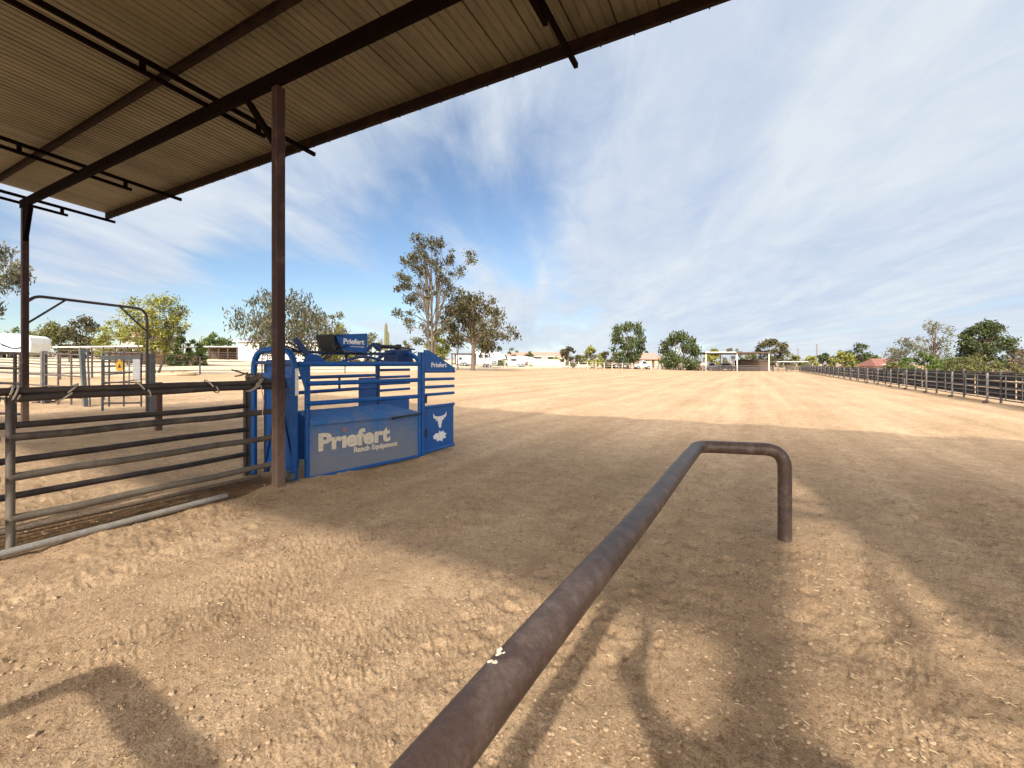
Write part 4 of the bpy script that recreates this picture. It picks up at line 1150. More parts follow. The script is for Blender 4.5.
i_ = 0
for (u, d, vt, w_, lf, lab) in (
    (540, 170, 355, 16, 'leaf_mesq', 'far low olive tree above the long pink roof'), (616, 150, 351, 14, 'leaf_grey', 'far grey tree left of the two lobed tree'),
    (556, 140, 357, 12, 'leaf_yellow', 'far yellow shrub left of the small olive tree'), (581, 150, 355, 14, 'leaf_mesq', 'far dull shrub between the olive tree and the yellow palo verde'),
    (668, 160, 353, 20, 'leaf_olive', 'far olive tree behind the wide rounded tree'), (752, 150, 351, 22, 'leaf_mesq', 'far dull tree behind the timber stall building'),
    (786, 150, 350, 16, 'leaf_grey', 'far grey tree right of the broad olive tree'), (811, 135, 355, 16, 'leaf_yellow', 'far yellow tree left of the taller utility pole'),
    (833, 120, 356, 16, 'leaf_mesq', 'far dull shrub left of the yellow palo verde by the fence'), (872, 110, 352, 20, 'leaf_green', 'far green tree behind the red roofed house'),
    (948, 52, 356, 34, 'leaf_green', 'green shrub between the nearly bare tree and the pine'), (893, 58, 362, 24, 'leaf_mesq', 'low shrub in front of the red roofed house by the fence'),
    (978, 50, 353, 44, 'leaf_mesq', 'tall dull shrub round the foot of the pine'), (1016, 62, 346, 30, 'leaf_olive', 'olive tree at the right edge behind the dry bush'),
    (1046, 46, 352, 50, 'leaf_mesq', 'dull shrub cut by the right edge of the view'),
    (30, 80, 330, 40, 'leaf_mesq', 'dull tree behind the white travel trailer'), (-20, 66, 322, 60, 'leaf_olive', 'olive tree at the left edge behind the travel trailer'),
    (225, 105, 338, 30, 'leaf_green', 'green tree behind the right end of the dark roofed barn'), (404, 85, 341, 26, 'leaf_mesq', 'dull shrub between the saguaro and the tall eucalyptus'),
    (130, 68, 332, 34, 'leaf_mesq', 'dull tree in front of the peach gabled house'),
    (356, 84, 338, 26, 'leaf_olive', 'olive bush behind the chute sign box')):
    tree(lab, u, d, vt, w_, lf, 'bark', nclump=18, nleaf=1500 if d < 90 else 900, leafpx=1.35, shape='dome', crown_lo=.03, stems=2, gaps=-.1, crsize=1.15, name='desert_tree' if 'tree' in lab.split(' behind')[0] else 'shrub', cat='tree' if 'tree' in lab.split(' behind')[0] else 'shrub')

# saguaro
b = on(386, 72)
H = zat(323, 72) - b.z
sg_ = thing('saguaro_cactus', 'saguaro cactus with short raised arms beyond the blue chute', 'cactus', b)
def ribbed(pts, rad):
    mb = MB(); mb.tube(pts, rad, 18)
    return mb
mb = ribbed([b - Zv * .2, b + Zv * H * .3, b + Zv * H * .8, b + Zv * H * .96, b + Zv * H], [.24, .27, .25, .2, .06]); mb.build('stem', M['cactus'], sg_, smooth=True)
for s, z0, z1, w in ((-1, .35, .62, .75), (1, .28, .52, .8), (.6, .4, .78, .6)):
    dv = R * s
    mb = ribbed([b + Zv * H * z0, b + dv * w * .7 + Zv * H * (z0 + .02), b + dv * w + Zv * H * (z0 + .10), b + dv * w + Zv * H * (z1 - .04), b + dv * w + Zv * H * z1], [.15, .17, .17, .15, .05]); mb.build('arm', M['cactus'], sg_, smooth=True)

# ------------------------------------------------------------------ arena fences
def arena_fence():
    Y0, DY, n = 17.8, 3.66, 26
    t = thing('arena_fence', 'grey pipe arena fence with pale posts along the right side', 'fence', (8.35, Y0, 0))
    for z in (.22, .45, .68, .91, 1.14):
        mb = MB(); mb.tube([(8.35, Y0, z), (8.35, Y0 + DY * (n - 1), z)], .024, 8); mb.build('rail', M['fencerail'], t, smooth=True)
    for k in range(n):
        mb = MB(); y = Y0 + DY * k
        mb.tube([(8.28, y, -.1), (8.28, y, 1.24)], .042, 10)
        p = mb.build('post', M['fencepost'], t, smooth=True)
        if k < 9:
            mb = MB(); mb.box((8.22, y, .05), (.14, .12, .12)); mb.box((8.29, y + .12, .05), (.10, .10, .14)); mb.build('footing', M['post_steel'], p, bevel=.01)
    # intermediate thin stays
    for k in range(n - 1):
        for f in (.33, .66):
            mb = MB(); mb.box((8.375, Y0 + DY * (k + f), .68), (.02, .04, .98)); mb.build('stay', M['fencerail'], t)
    t2 = thing('windscreen_fence', 'second pipe fence hung with dark windscreen just beyond the arena fence', 'fence', (8.82, Y0, 0))
    mb = MB()
    for k in range(n + 3):      # separate screen strips with slack bottoms, slits between
        y0 = Y0 - 8 + DY * k + .06; y1 = y0 + DY - .12
        for (z0, z1) in ((.20, .58), (.60, .90), (.92, 1.20)):
            j = random.uniform(-.02, .02)
            mb.prism([(8.86, y0, z0 + j), (8.86, y1, z0 - j), (8.86, y1, z1), (8.86, y0, z1)], (.006, 0, 0))
    mb.build('windscreen', M['screen'], t2)
    for z in (.25, .46, .67, .87, 1.25):
        mb = MB(); mb.tube([(8.82, Y0 - 8, z), (8.82, Y0 + DY * (n + 2), z)], .026, 8); mb.build('rail', M['gate_dark'], t2, smooth=True)
    for k in range(n + 2):
        mb = MB(); y = Y0 - 7 + DY * k; mb.tube([(8.79, y, -.1), (8.79, y, 1.38)], .045, 8); mb.build('post', M['fencerail'], t2, smooth=True)
arena_fence()

def line_fence(label, pts_d, zs, h, r, rmat, pmat, spacing, name='pipe_fence', post_r=.05, group=None):
    """pipe fence along ground points"""
    a = pts_d[0]
    t = thing(name, label, 'fence', a, group)
    posts = []
    for p, q in zip(pts_d[:-1], pts_d[1:]):
        L = (q - p).length; n = max(1, int(round(L / spacing)))
        for i in range(n): posts.append(p.lerp(q, i / n))
    posts.append(pts_d[-1])
    posts = [Vector((p.x, p.y, tz(p.x, p.y))) for p in posts]
    for z in zs:
        mb = MB(); mb.tube([p + Zv * z for p in posts], r, 6); mb.build('rail', M[rmat], t, smooth=True)
    for p in posts:
        mb = MB(); mb.tube([p - Zv * .2, p + Zv * h], post_r, 8); mb.build('post', M[pmat], t, smooth=True)
    return t
line_fence('dark pipe fence closing the far end of the arena', [on(690, 99), on(760, 96), on(830, 92)], (.3, .6, .9, 1.2), 1.3, .045, 'fencerail', 'gate_dark', 2.6, post_r=.06)
line_fence('brown four rail pipe fence in front of the pale yard, left of the chute', [hit(92, 378), hit(200, 374.6), hit(262, 374), hit(345, 373)], (.30, .62, .93, 1.22), 1.26, .028, 'pen_bronze', 'pen_bronze', 2.9, post_r=.05)
line_fence('brown pipe fence at the far left, behind the pen panels', [on(-50, 24), on(60, 23), on(92, 25)], (.30, .62, .93, 1.25), 1.3, .026, 'pen_bronze', 'pen_bronze', 2.4, post_r=.045)
line_fence('pale post fence along the far left edge of the arena', [on(440, 66), on(505, 72), on(560, 80), on(612, 90), on(660, 97)], (.5, .85, 1.2), 1.35, .022, 'palepost', 'palepost', 2.6, post_r=.07)

# ------------------------------------------------------------------ buildings and sheds in the distance
def axes(u):
    """local axes for something square to the arena: along Y, along -X"""
    return Vector((0, 1, 0)), Vector((-1, 0, 0))

def quadbox(mb, o, ax, ay, w, dp, z0, z1):
    p = [o, o + ax * w, o + ax * w + ay * dp, o + ay * dp]
    mb.hexa([V(q, z0) for q in p] + [V(q, z1) for q in p])

def shade(label, u0, u1, d0, d1, vt, depth, mats, posts=5, name='shade_roof', thick=.14, over=.3, rails=True, pw=.16, fascia=0, lowwall=None, inward=None, group=None, h=None, slope=0.0):
    """open shade: thin roof on posts between two columns of the view"""
    a = on(u0, d0); b = on(u1, d1)
    t = thing(name, label, 'shed', a, group)
    ax = (b - a); ax.z = 0; L = ax.length; ax.normalize()
    ay = Vector((-ax.y, ax.x, 0))
    if ay.dot(F) < 0: ay = -ay
    zr = zat(vt, (d0 + d1) / 2)
    mb = MB()
    o = a - ax * over - ay * over
    pts = [o, o + ax * (L + 2 * over), o + ax * (L + 2 * over) + ay * (depth + 2 * over), o + ay * (depth + 2 * over)]
    zz = [zr, zr, zr + slope * depth, zr + slope * depth]
    mb.hexa([V(q, z) for q, z in zip(pts, zz)] + [V(q, z + thick) for q, z in zip(pts, zz)])
    mb.build('roof', M[mats[0]], t)
    if fascia:
        mb = MB(); q0 = o - ay * .03; mb.bar(V(q0, zr + thick), V(q0 + ax * (L * fascia), zr + thick), .04, .16); mb.build('fascia', M['white_paint'], t)
    for k in range(posts):
        for yy, sl in ((0, 0), (depth, slope * depth)):
            q = a + ax * (L * k / (posts - 1)) + ay * yy
            mb = MB(); z0 = tz(q.x, q.y) - .2
            mb.box((q.x, q.y, (z0 + zr + sl) / 2), (pw, pw, zr + sl - z0)); mb.build('post', M[mats[1]], t)
    if rails:
        for z in (.4, .8, 1.2):
            mb = MB(); mb.tube([V(a, a.z + z), V(b, b.z + z)], .04, 6); mb.build('rail', M['pen_bronze'], t, smooth=True)
    if lowwall:
        q = a + ay * depth
        mb = MB(); quadbox(mb, q, ax, ay, L, .15, tz(q.x, q.y) - .5, tz(q.x, q.y) + lowwall[1]); mb.build('back_wall', M[lowwall[0]], t)
    return t
shade('long low shade roof over pens behind the open pen gate', 58, 152, 47, 44, 347, 5, ('whiteroof', 'brownwood'), 9, thick=.09, pw=.09, lowwall=('tan', .9))
shade('low dark stable barn with pale roof edge left of the white building', 200, 246, 74, 76, 347, 5, ('whiteroof', 'brownwood'), 6, thick=.12, lowwall=('brownwood', 2.2))
shade('far arena shed with thin white edged roof on pale posts', 706, 769, 99, 97, 353.5, 12, ('brownwood', 'palepost'), 3, thick=.30, pw=.24, fascia=.5)
shade('small far white canopy right of the far arena shed', 778, 806, 96, 95, 362.0, 3, ('whiteroof', 'brownwood'), 3, thick=.15)
shade('small brown open barn behind the young tree', 452, 474, 84, 84, 354, 5, ('brownwood', 'brownwood'), 3, lowwall=('brownwood', 2.0))

def house(label, u0, u1, d, vwall, vridge, depth, wall, roof, windows=(), gable=False, over=.4, name='house', base_drop=.6, door=None):
    a = on(u0, d); b = on(u1, d)
    t = thing(name, label, 'house' if name == 'house' else 'building', a)
    ax = (b - a); ax.z = 0; L = ax.length; ax.normalize(); ay = Vector((-ax.y, ax.x, 0))
    if ay.dot(F) < 0: ay = -ay
    z0 = min(a.z, b.z) - base_drop; zw = zat(vwall, d); zr = zat(vridge, d + depth / 2)
    if gable:      # gable end faces the view
        mb = MB(); mb.prism([V(a, z0), V(b, z0), V(b, zw), V((a + b) / 2, zr - .1), V(a, zw)], ay * depth); mb.build('wall', M[wall], t)
        c = (a + b) / 2
        mb = MB()
        for s, e in ((-1, a), (1, b)):
            p0 = V(e + ax * (s * over), zw - over * (zr - zw) / (L / 2)); p1 = V(c, zr)
            mb.prism([p0 - ay * over, p1 - ay * over, p1 - ay * over + Zv * .16, p0 - ay * over + Zv * .16], ay * (depth + 2 * over))
        mb.build('roof', M[roof], t)
    else:
        mb = MB(); quadbox(mb, a, ax, ay, L, depth, z0, zw); mb.build('wall', M[wall], t)
        e0 = a - ax * over - ay * over; e1 = b + ax * over - ay * over
        mb = MB()
        r0 = a + ax * min(1.5, L * .15) + ay * (depth / 2); r1 = b - ax * min(1.5, L * .15) + ay * (depth / 2)
        f0 = a - ax * over + ay * (depth + over); f1 = b + ax * over + ay * (depth + over)
        vs = [V(e0, zw + .004), V(e1, zw + .004), V(f1, zw + .004), V(f0, zw + .004), V(r0, zr), V(r1, zr)]
        mb.add(vs, [(0, 1, 5, 4), (1, 2, 5), (2, 3, 4, 5), (3, 0, 4), (3, 2, 1, 0)])
        mb.build('roof', M[roof], t)
        mb = MB(); mb.bar(V(e0, zw - .06), V(e1, zw - .06), .05, .12); mb.build('fascia', M['white_paint' if wall in ('whitewall', 'cream') else 'brownwood'], t)
    for (f0, f1, za, zb) in windows:
        p = a + ax * (L * f0) - ay * .02; q = a + ax * (L * f1) - ay * .02
        zz = max(a.z, 0)
        mb = MB()
        for (s, e, y0, y1) in ((p, q, zz + za - .06, zz + za), (p, q, zz + zb, zz + zb + .06)):
            mb.prism([V(s, y0), V(e, y0), V(e, y1), V(s, y1)], ay * -.05)
        for s in (p, q - ax * .06):
            mb.prism([V(s, zz + za), V(s + ax * .06, zz + za), V(s + ax * .06, zz + zb), V(s, zz + zb)], ay * -.05)
        w = mb.build('window', M['white_paint'], t)
        mb = MB(); mb.prism([V(p + ax * .06, zz + za), V(q - ax * .06, zz + za), V(q - ax * .06, zz + zb), V(p + ax * .06, zz + zb)], ay * -.012); mb.build('pane', M['glass'], w)
    if door:
        p = a + ax * (L * door[0]) - ay * .02; q = a + ax * (L * door[1]) - ay * .02
        mb = MB(); mb.prism([V(p, a.z), V(q, a.z), V(q, a.z + door[2]), V(p, a.z + door[2])], ay * -.04); mb.build('door', M['brownwood'], t)
    return t
house('white stucco building with grey blue roof beside the pepper tree', 238, 318, 70, 341, 335, 9, 'whitewall', 'greyroof', [(.30, .46, 1.0, 2.1), (.62, .72, 1.0, 2.0), (.82, .92, 1.0, 2.0)], over=.5)
house('peach gabled house showing behind the palo verde crown', 120, 136, 105, 336, 330, 9, 'cream', 'pinkroof', [], gable=True)
house('long far house with faded pink tile roof behind the second trailer', 505, 566, 150, 356.5, 352.3, 12, 'cream', 'pinkroof', [(.2, .28, .9, 2.1), (.45, .6, .3, 2.2), (.7, .8, .9, 2.1)])
house('tan house with terracotta roof behind the flatbed trailer', 640, 664, 118, 359.5, 353, 10, 'tan', 'pinkroof', [(.15, .3, .9, 2.1), (.75, .9, .6, 1.8)], door=(.5, .6, 2.1))
house('pink walled house with red roof beyond the fence at right', 876, 903, 78, 366, 358.5, 4, 'pink', 'redroof', [(.2, .35, .9, 1.5)])
house('brown timber stall building under the far arena shed', 740, 768, 104, 360.5, 359.5, 2.5, 'brownwood', 'brownwood', [], name='building', over=.1, door=(.4, .55, 2.0))

def wall(label, u0, u1, d0, d1, h, mat):
    a = on(u0, d0); b = on(u1, d1)
    t = thing('block_wall', label, 'wall', a)
    ax = (b - a); ax.z = 0; L = ax.length; ax.normalize(); ay = Vector((-ax.y, ax.x, 0))
    n = max(2, int(L / 4))
    mb = MB()
    for i in range(n):
        p = a.lerp(b, i / n); q = a.lerp(b, (i + 1) / n)
        z0 = min(p.z, q.z)
        quadbox(mb, p, ax, ay, L / n - .01, .2, z0 - .5, z0 + h)
    mb.build('wall', M[mat], t)
    mb = MB()
    for i in range(n):
        p = a.lerp(b, i / n) - ax * 0 - ay * .03; z0 = min(a.lerp(b, i / n).z, a.lerp(b, (i + 1) / n).z) + h + .003
        quadbox(mb, p, ax, ay, L / n - .01, .26, z0, z0 + .06)
    mb.build('coping', M['cream'], t)
wall('low pinkish block wall behind the palo verde trunk', 148, 172, 50, 52, 1.25, 'pink')
wall('cream block wall behind the trailers', 470, 562, 104, 108, 1.6, 'cream')
wall('low pale wall behind the wide rounded tree', 655, 700, 108, 108, .9, 'cream')

# curb mound round the palo verde
b = hit(163, 375)
mb = MB()
pts = []
for i in range(25):
    a = 2 * math.pi * i / 24; pts.append((b.x + 1.7 * math.cos(a), b.y + 1.7 * math.sin(a), tz(b.x + 1.7 * math.cos(a), b.y) + .08))
mb.tube(pts, .13, 8)
tag(mb.build('planter_ring', M['tan'], None, smooth=True), 'low pale ring of edging round the palo verde trunk', 'edging')

# ------------------------------------------------------------------ trailers and vehicles
def wheel(t, c, r, w, ax):
    mb = MB(); c = Vector(c)
    mb.tube([c - ax * w / 2, c - ax * w * .42, c + ax * w * .42, c + ax * w / 2], [r * .9, r, r, r * .9], 16)
    wh = mb.build('wheel', M['rubber'], t, smooth=True)
    mb = MB(); mb.tube([c - ax * (w / 2 + .012), c + ax * (w / 2 + .012)], r * .55, 12); mb.build('rim', M['chrome'], wh, smooth=True)

def body_profile(t, a, ax, ay, prof, depth, mat, name='body', bevel=.04):
    mb = MB(); mb.prism([a + ax * x + Zv * z for x, z in prof], ay * depth)
    return mb.build(name, M[mat], t, bevel=bevel)

def trailer(label, u0, u1, d, htot, prof, mat='white_paint', wheels=(.6, .7), wins=(), name='horse_trailer', cat='trailer', group=None, wr=.36, strips=(), doors=()):
    a = on(u0, d); b = on(u1, d)
    t = thing(name, label, cat, a, group)
    ax = (b - a); ax.z = 0; L = ax.length; ax.normalize(); ay = Vector((-ax.y, ax.x, 0))
    if ay.dot(F) < 0: ay = -ay
    a = a.copy(); a.z = min(a.z, b.z)
    body_profile(t, a, ax, ay, [(x * L, z * htot) for x, z in prof], 2.3, mat)
    for f in wheels:
        for yy in (.05, 2.25): wheel(t, a + ax * (L * f) + ay * yy + Zv * wr, wr, .24, ay)
    for (x0, x1, z0, z1) in wins:
        mb = MB(); mb.prism([a + ax * (L * x) + Zv * (z * htot) - ay * .004 for x, z in ((x0, z0), (x1, z0), (x1, z1), (x0, z1))], ay * -.02); mb.build('window', M['glass'], t)
    for pts, m in strips:
        mb = MB(); mb.prism([a + ax * (L * x) + Zv * (z * htot) - ay * .004 for x, z in pts], ay * -.012); mb.build('stripe', M[m], t)
    for (x0, x1, z0, z1) in doors:
        mb = MB(); mb.prism([a + ax * (L * x) + Zv * (z * htot) - ay * .004 for x, z in ((x0, z0), (x1, z0), (x1, z1), (x0, z1))], ay * -.03)
        mb.build('door', M['cream'], t, bevel=.01)
    mb = MB(); mb.bar(a - ax * .9 + ay * 1.15 + Zv * .5, a + ax * .1 + ay * 1.15 + Zv * .5, .1, .1); mb.tube([a - ax * .8 + ay * 1.15, a - ax * .8 + ay * 1.15 + Zv * .5], .05, 8); mb.build('hitch', M['black'], t)
    return t
horse = [(0, .18), (.0, .95), (.04, 1.0), (.62, 1.0), (.80, .93), (.93, .80), (1.0, .60), (1.0, .55), (.72, .50), (.70, .16)]
trailer('white gooseneck horse trailer with a curved nose right of the olive brown tree', 476, 506, 74, 2.75, horse, wheels=(.30, .42), wins=((.08, .2, .62, .8), (.28, .4, .62, .8)), strips=[([(.5, .2), (.69, .2), (.69, .45), (.55, .45)], 'chrome')], group='white trailers behind the arena', doors=[(.24, .26, .22, .85)])
trailer('low white stock trailer right of the curved nose horse trailer', 508, 537, 84, 2.1, horse, wheels=(.36, .5), wins=((.1, .3, .6, .78),), strips=[([(.55, .2), (.69, .2), (.69, .5), (.6, .5)], 'brownwood')], group='white trailers behind the arena')
trailer('white box trailer left of the olive brown tree trunk', 456, 471, 78, 2.0, [(0, .2), (0, .95), (.06, 1), (.94, 1), (1, .9), (1, .2)], wheels=(.4, .6), wins=((.2, .4, .6, .8),), group='white trailers behind the arena', name='box_trailer')
# travel trailer at the far left
trailer('large white travel trailer with dark sweeping graphics at far left', -56, 31, 52, 3.05,
        [(0, .2), (0, .92), (.02, .97), (.40, .97), (.42, 1.0), (.66, 1.0), (.70, .97), (.93, .90), (.985, .82), (1.0, .60), (.99, .30), (.95, .2)],
        wheels=(.42, .52), wins=((.46, .56, .56, .76), (.14, .24, .55, .75)), name='travel_trailer', cat='travel trailer',
        strips=[([(.60, .68), (.67, .50), (.80, .36), (.94, .42), (.98, .60), (.96, .64), (.92, .48), (.80, .42), (.69, .56)], 'swoosh'), ([(.30, .34), (.62, .30), (.62, .36), (.30, .44)], 'swoosh')], doors=[(.30, .37, .22, .85)])

# flatbed trailer and pickup in front of the two lobed tree
a = on(607, 97); b = on(636, 97)
fb = thing('flatbed_trailer', 'dark flatbed trailer parked under the two lobed tree', 'trailer', a)
ax = (b - a); ax.z = 0; L = ax.length; ax.normalize(); ay = Vector((-ax.y, ax.x, 0))
mb = MB(); mb.prism([V(a, a.z + .75), V(b, a.z + .75), V(b, a.z + .95), V(a, a.z + .95)], ay * 2.2); mb.build('deck', M['brownwood'], fb)
mb = MB(); mb.prism([V(a, a.z + .96), V(a + ax * .9, a.z + .96), V(a + ax * .9, a.z + 1.9), V(a + ax * .2, a.z + 1.9)], ay * 1.8); mb.build('toolbox', M['post_steel'], fb, bevel=.03)
for f in (.10, .32, .62):
    for yy in (.1, 2.1): wheel(fb, V(a + ax * (L * f) + ay * yy, a.z + .48), .48, .28, ay)
a = on(635, 96); b = on(652, 96)
pk = thing('pickup_truck', 'white pickup truck parked in front of the tan house', 'truck', a)
ax = (b - a); ax.z = 0; L = ax.length; ax.normalize(); ay = Vector((-ax.y, ax.x, 0))
s = L / 5.2
prof = [(0, .5), (0, 1.05), (1.9, 1.08), (2.0, 1.75), (2.3, 1.85), (3.4, 1.82), (4.0, 1.15), (5.1, 1.02), (5.2, .55)]
body_profile(pk, a, ax, ay, [(x * s, z) for x, z in prof], 1.85, 'white_paint', bevel=.06)
mb = MB(); mb.prism([a + ax * (x * s) + Zv * z - ay * .004 for x, z in ((2.2, 1.15), (3.75, 1.15), (3.35, 1.7), (2.3, 1.72))], ay * -.02); mb.build('side_window', M['glass'], pk)
for x in (1.0, 4.2):
    for yy in (.05, 1.8): wheel(pk, a + ax * (x * s) + ay * yy + Zv * .38, .38, .24, ay)
mb = MB(); mb.box(a + ax * (5.2 * s) + ay * .3 + Zv * .85, (.08, .3, .16)); mb.build('headlight', M['chrome'], pk)
mb = MB(); mb.box(a + ax * (5.2 * s) + ay * 1.5 + Zv * .85, (.08, .3, .16)); mb.build('headlight', M['chrome'], pk)

def parked_car(label, u0, u1, d, mat):
    a = on(u0, d); b = on(u1, d)
    t = thing('parked_car', label, 'car', a, 'vehicles seen through the far shed')
    ax = (b - a); ax.z = 0; L = ax.length; ax.normalize(); ay = Vector((-ax.y, ax.x, 0)); s = L / 4.8
    body_profile(t, a, ax, ay, [(x * s, z) for x, z in ((0, .4), (0, .95), (.5, 1.0), (1.0, 1.75), (3.2, 1.75), (3.9, 1.05), (4.7, .95), (4.8, .4))], 1.8, mat, bevel=.06)
    mb = MB(); mb.prism([a + ax * (x * s) + Zv * z - ay * .004 for x, z in ((.9, 1.08), (3.6, 1.08), (3.1, 1.62), (1.15, 1.62))], ay * -.02); mb.build('side_window', M['glass'], t)
    for x in (.95, 3.8):
        for yy in (.05, 1.75): wheel(t, a + ax * (x * s) + ay * yy + Zv * .34, .34, .22, ay)
parked_car('white car seen through the left bay of the far shed', 707, 718, 112, 'white_paint')
parked_car('dark car with dusty body seen through the far shed, right of the white car', 719, 735, 112, 'pen_steel')

# utility poles and far ridge
for u, d, vt, lab in ((798, 160, 348, 'shorter far utility pole above the small canopy'), (817, 140, 344, 'taller far utility pole beside the small dark tree')):
    p = on(u, d); t = thing('utility_pole', lab, 'utility pole', p, 'utility poles')
    zt_ = zat(vt, d)
    mb = MB(); mb.tube([p - Zv * .3, V(p, zt_)], [.20, .13], 8); mb.build('pole', M['greywood'], t, smooth=True)
    mb = MB(); mb.bar(V(p, zt_ - .6) - R * .9, V(p, zt_ - .6) + R * .9, .12, .14); mb.build('crossarm', M['greywood'], t)

def ridge():
    mb = MB()
    n = 160
    for (d0, amp, sd) in ((2600, 70, 3), (3300, 95, 8)):
        us = np.linspace(-900, 2200, n)
        tops = []; bots = []; backs = []
        for i, u in enumerate(us):
            h = amp * (0.28 + .9 * float(vnoise(np.array(u / 170.0), np.array(sd * 1.0), sd)) ** 2 * (.6 + .6 * float(vnoise(np.array(u / 40.0), np.array(2.0), sd + 1)))) 
            ang = math.atan((u - 512) / FPX)
            dirv = F * math.cos(ang) + R * math.sin(ang)
            p = dirv * d0
            tops.append((p.x * 1.12, p.y * 1.12, h * .55)); bots.append((p.x, p.y, -8)); backs.append((p.x * 1.3, p.y * 1.3, -8))
        vs = bots + tops + backs
        fs = []
        for i in range(n - 1):
            fs.append((i, i + 1, n + i + 1, n + i)); fs.append((n + i, n + i + 1, 2 * n + i + 1, 2 * n + i))
        mb.add(vs, fs)
    tag(mb.build('hills', M['mountain'], None, smooth=True), kind='structure')
ridge()

# ------------------------------------------------------------------ photographer (stands behind the lens; shadow falls into view)
def person_tubes():
    t = thing('person', 'person in a dark shirt holding up a phone, standing behind the viewpoint', 'person', (.68, -.03, 0))
    cx, cy = .68, -.03
    mb = MB()
    # one continuous lofted body: pelvis to neck to head, then limbs rooted inside it
    def loft(rings, n=18):
        vs = []; fs = []
        for (x, y, z, rx, ry) in rings:
            for k in range(n):
                a = 2 * math.pi * k / n
                px_ = rx * math.cos(a); py_ = ry * math.sin(a)
                vs.append((x + R.x * px_ + F.x * py_, y + R.y * px_ + F.y * py_, z))
        for i in range(len(rings) - 1):
            for k in range(n):
                k2 = (k + 1) % n; fs.append((i * n + k, i * n + k2, (i + 1) * n + k2, (i + 1) * n + k))
        fs.append(tuple(reversed(range(n)))); fs.append(tuple((len(rings) - 1) * n + k for k in range(n)))
        mb.add(vs, fs)
    loft([(cx, cy, .86, .22, .13), (cx, cy, .98, .25, .15), (cx, cy, 1.12, .26, .15), (cx, cy, 1.28, .27, .15), (cx, cy, 1.40, .26, .13), (cx, cy, 1.47, .13, .085), (cx, cy, 1.50, .06, .06),
          (cx, cy, 1.55, .055, .06), (cx - .01, cy + .02, 1.60, .065, .085), (cx - .01, cy + .02, 1.67, .077, .098), (cx - .01, cy + .02, 1.74, .072, .092), (cx - .01, cy + .01, 1.79, .04, .05)])
    for s in (-1, 1):
        h = Vector((cx, cy, .90)) + R * (.09 * s)
        mb.tube([h, h + R * (.02 * s) - Zv * .40 + F * .02, h + R * (.03 * s) - Zv * .84], [.085, .06, .042], 14)
        f0 = h + R * (.03 * s) - Zv * .86
        mb.tube([f0 - F * .07 + Zv * .02, f0 + F * .05, f0 + F * .17 - Zv * .01], [.035, .045, .03], 10)
    def spline(p, n=5):
        p = [Vector(q) for q in p]; out = []
        for a_, b_, c_, d_ in zip([p[0]] + p[:-2], p[:-1], p[1:], p[2:] + [p[-1]]):
            for k in range(n):
                t_ = k / n
                out.append(.5 * ((2 * b_) + (c_ - a_) * t_ + (2 * a_ - 5 * b_ + 4 * c_ - d_) * t_ ** 2 + (3 * b_ - a_ - 3 * c_ + d_) * t_ ** 3))
        return out + [p[-1]]
    hands = []
    for path in ([(.50, -.05, 1.43), (.30, -.09, 1.39), (.14, -.10, 1.45), (.075, -.10, 1.58), (.095, -.08, 1.74), (.15, -.075, 1.90)],
                 [(.62, -.06, 1.42), (.48, -.17, 1.28), (.32, -.20, 1.24), (.14, -.13, 1.42), (.03, -.09, 1.57)]):
        q = spline(path); m_ = len(q)
        mb.tube(q, [.066 - .036 * k / (m_ - 1) for k in range(m_)], 12)
        hands.append(q[-1])
    for h in hands:
        for k in range(5):
            o_ = Vector((0, 0, -.03 + .016 * k)); L = (.05, .07, .075, .07, .055)[k]
            mb.tube([h + o_, h + o_ + Vector((-.5 * L, -.012, .01)), h + o_ + Vector((-.85 * L, -.01, .012))], [.010, .009, .007], 6)
    bd = mb.build('body', M['cloth'], t, smooth=True)
    mb = MB(); c = Vector((-.01, -.045, 1.625)); mb.prism([c - R * .04 - Zv * .075, c + R * .04 - Zv * .075, c + R * .04 + Zv * .075, c - R * .04 + Zv * .075], F * -.008)
    o = mb.build('phone', M['black'], None, bevel=.003); tag(o, 'black phone held up by the person behind the viewpoint', 'phone')
person_tubes()

# ------------------------------------------------------------------ light and sky
SH = Vector((-0.37, 1.48, -1.0))                 # direction the sunlight travels
sd = bpy.data.lights.new('sun', 'SUN'); sd.energy = 3.05; sd.angle = math.radians(1.2); sd.color = (1.0, 0.93, 0.82)
so = bpy.data.objects.new('sun', sd); COL.objects.link(so)
so.rotation_euler = SH.to_track_quat('-Z', 'Y').to_euler()
ts = -SH.normalized()
elev = math.asin(ts.z); az = math.atan2(ts.x, ts.y)   # compass angle from +Y

w = bpy.data.worlds.new('World'); scn.world = w; w.use_nodes = True
nt = w.node_tree
bg = nt.nodes['Background']
STR = 0.097
bg.inputs['Strength'].default_value = STR
sky = nt.nodes.new('ShaderNodeTexSky'); sky.sky_type = 'NISHITA'; sky.sun_disc = False
sky.sun_elevation = elev; sky.sun_rotation = az
sky.air_density = 1.0; sky.dust_density = 0.3; sky.ozone_density = 3.0
tc = nt.nodes.new('ShaderNodeTexCoord')
def math_(op, a, b=None, c=None, clamp=False):
    n = nt.nodes.new('ShaderNodeMath'); n.operation = op; n.use_clamp = clamp
    for i, v in enumerate((a, b, c)):
        if v is None: continue
        if hasattr(v, 'links'): nt.links.new(v, n.inputs[i])
        else: n.inputs[i].default_value = v
    return n.outputs[0]
sep = nt.nodes.new('ShaderNodeSeparateXYZ'); nt.links.new(tc.outputs['Generated'], sep.inputs[0])
zc = math_('MAXIMUM', sep.outputs['Z'], 0.0)
den = math_('ADD', zc, 0.11)
cxn = math_('DIVIDE', sep.outputs['X'], den); cyn = math_('DIVIDE', sep.outputs['Y'], den)
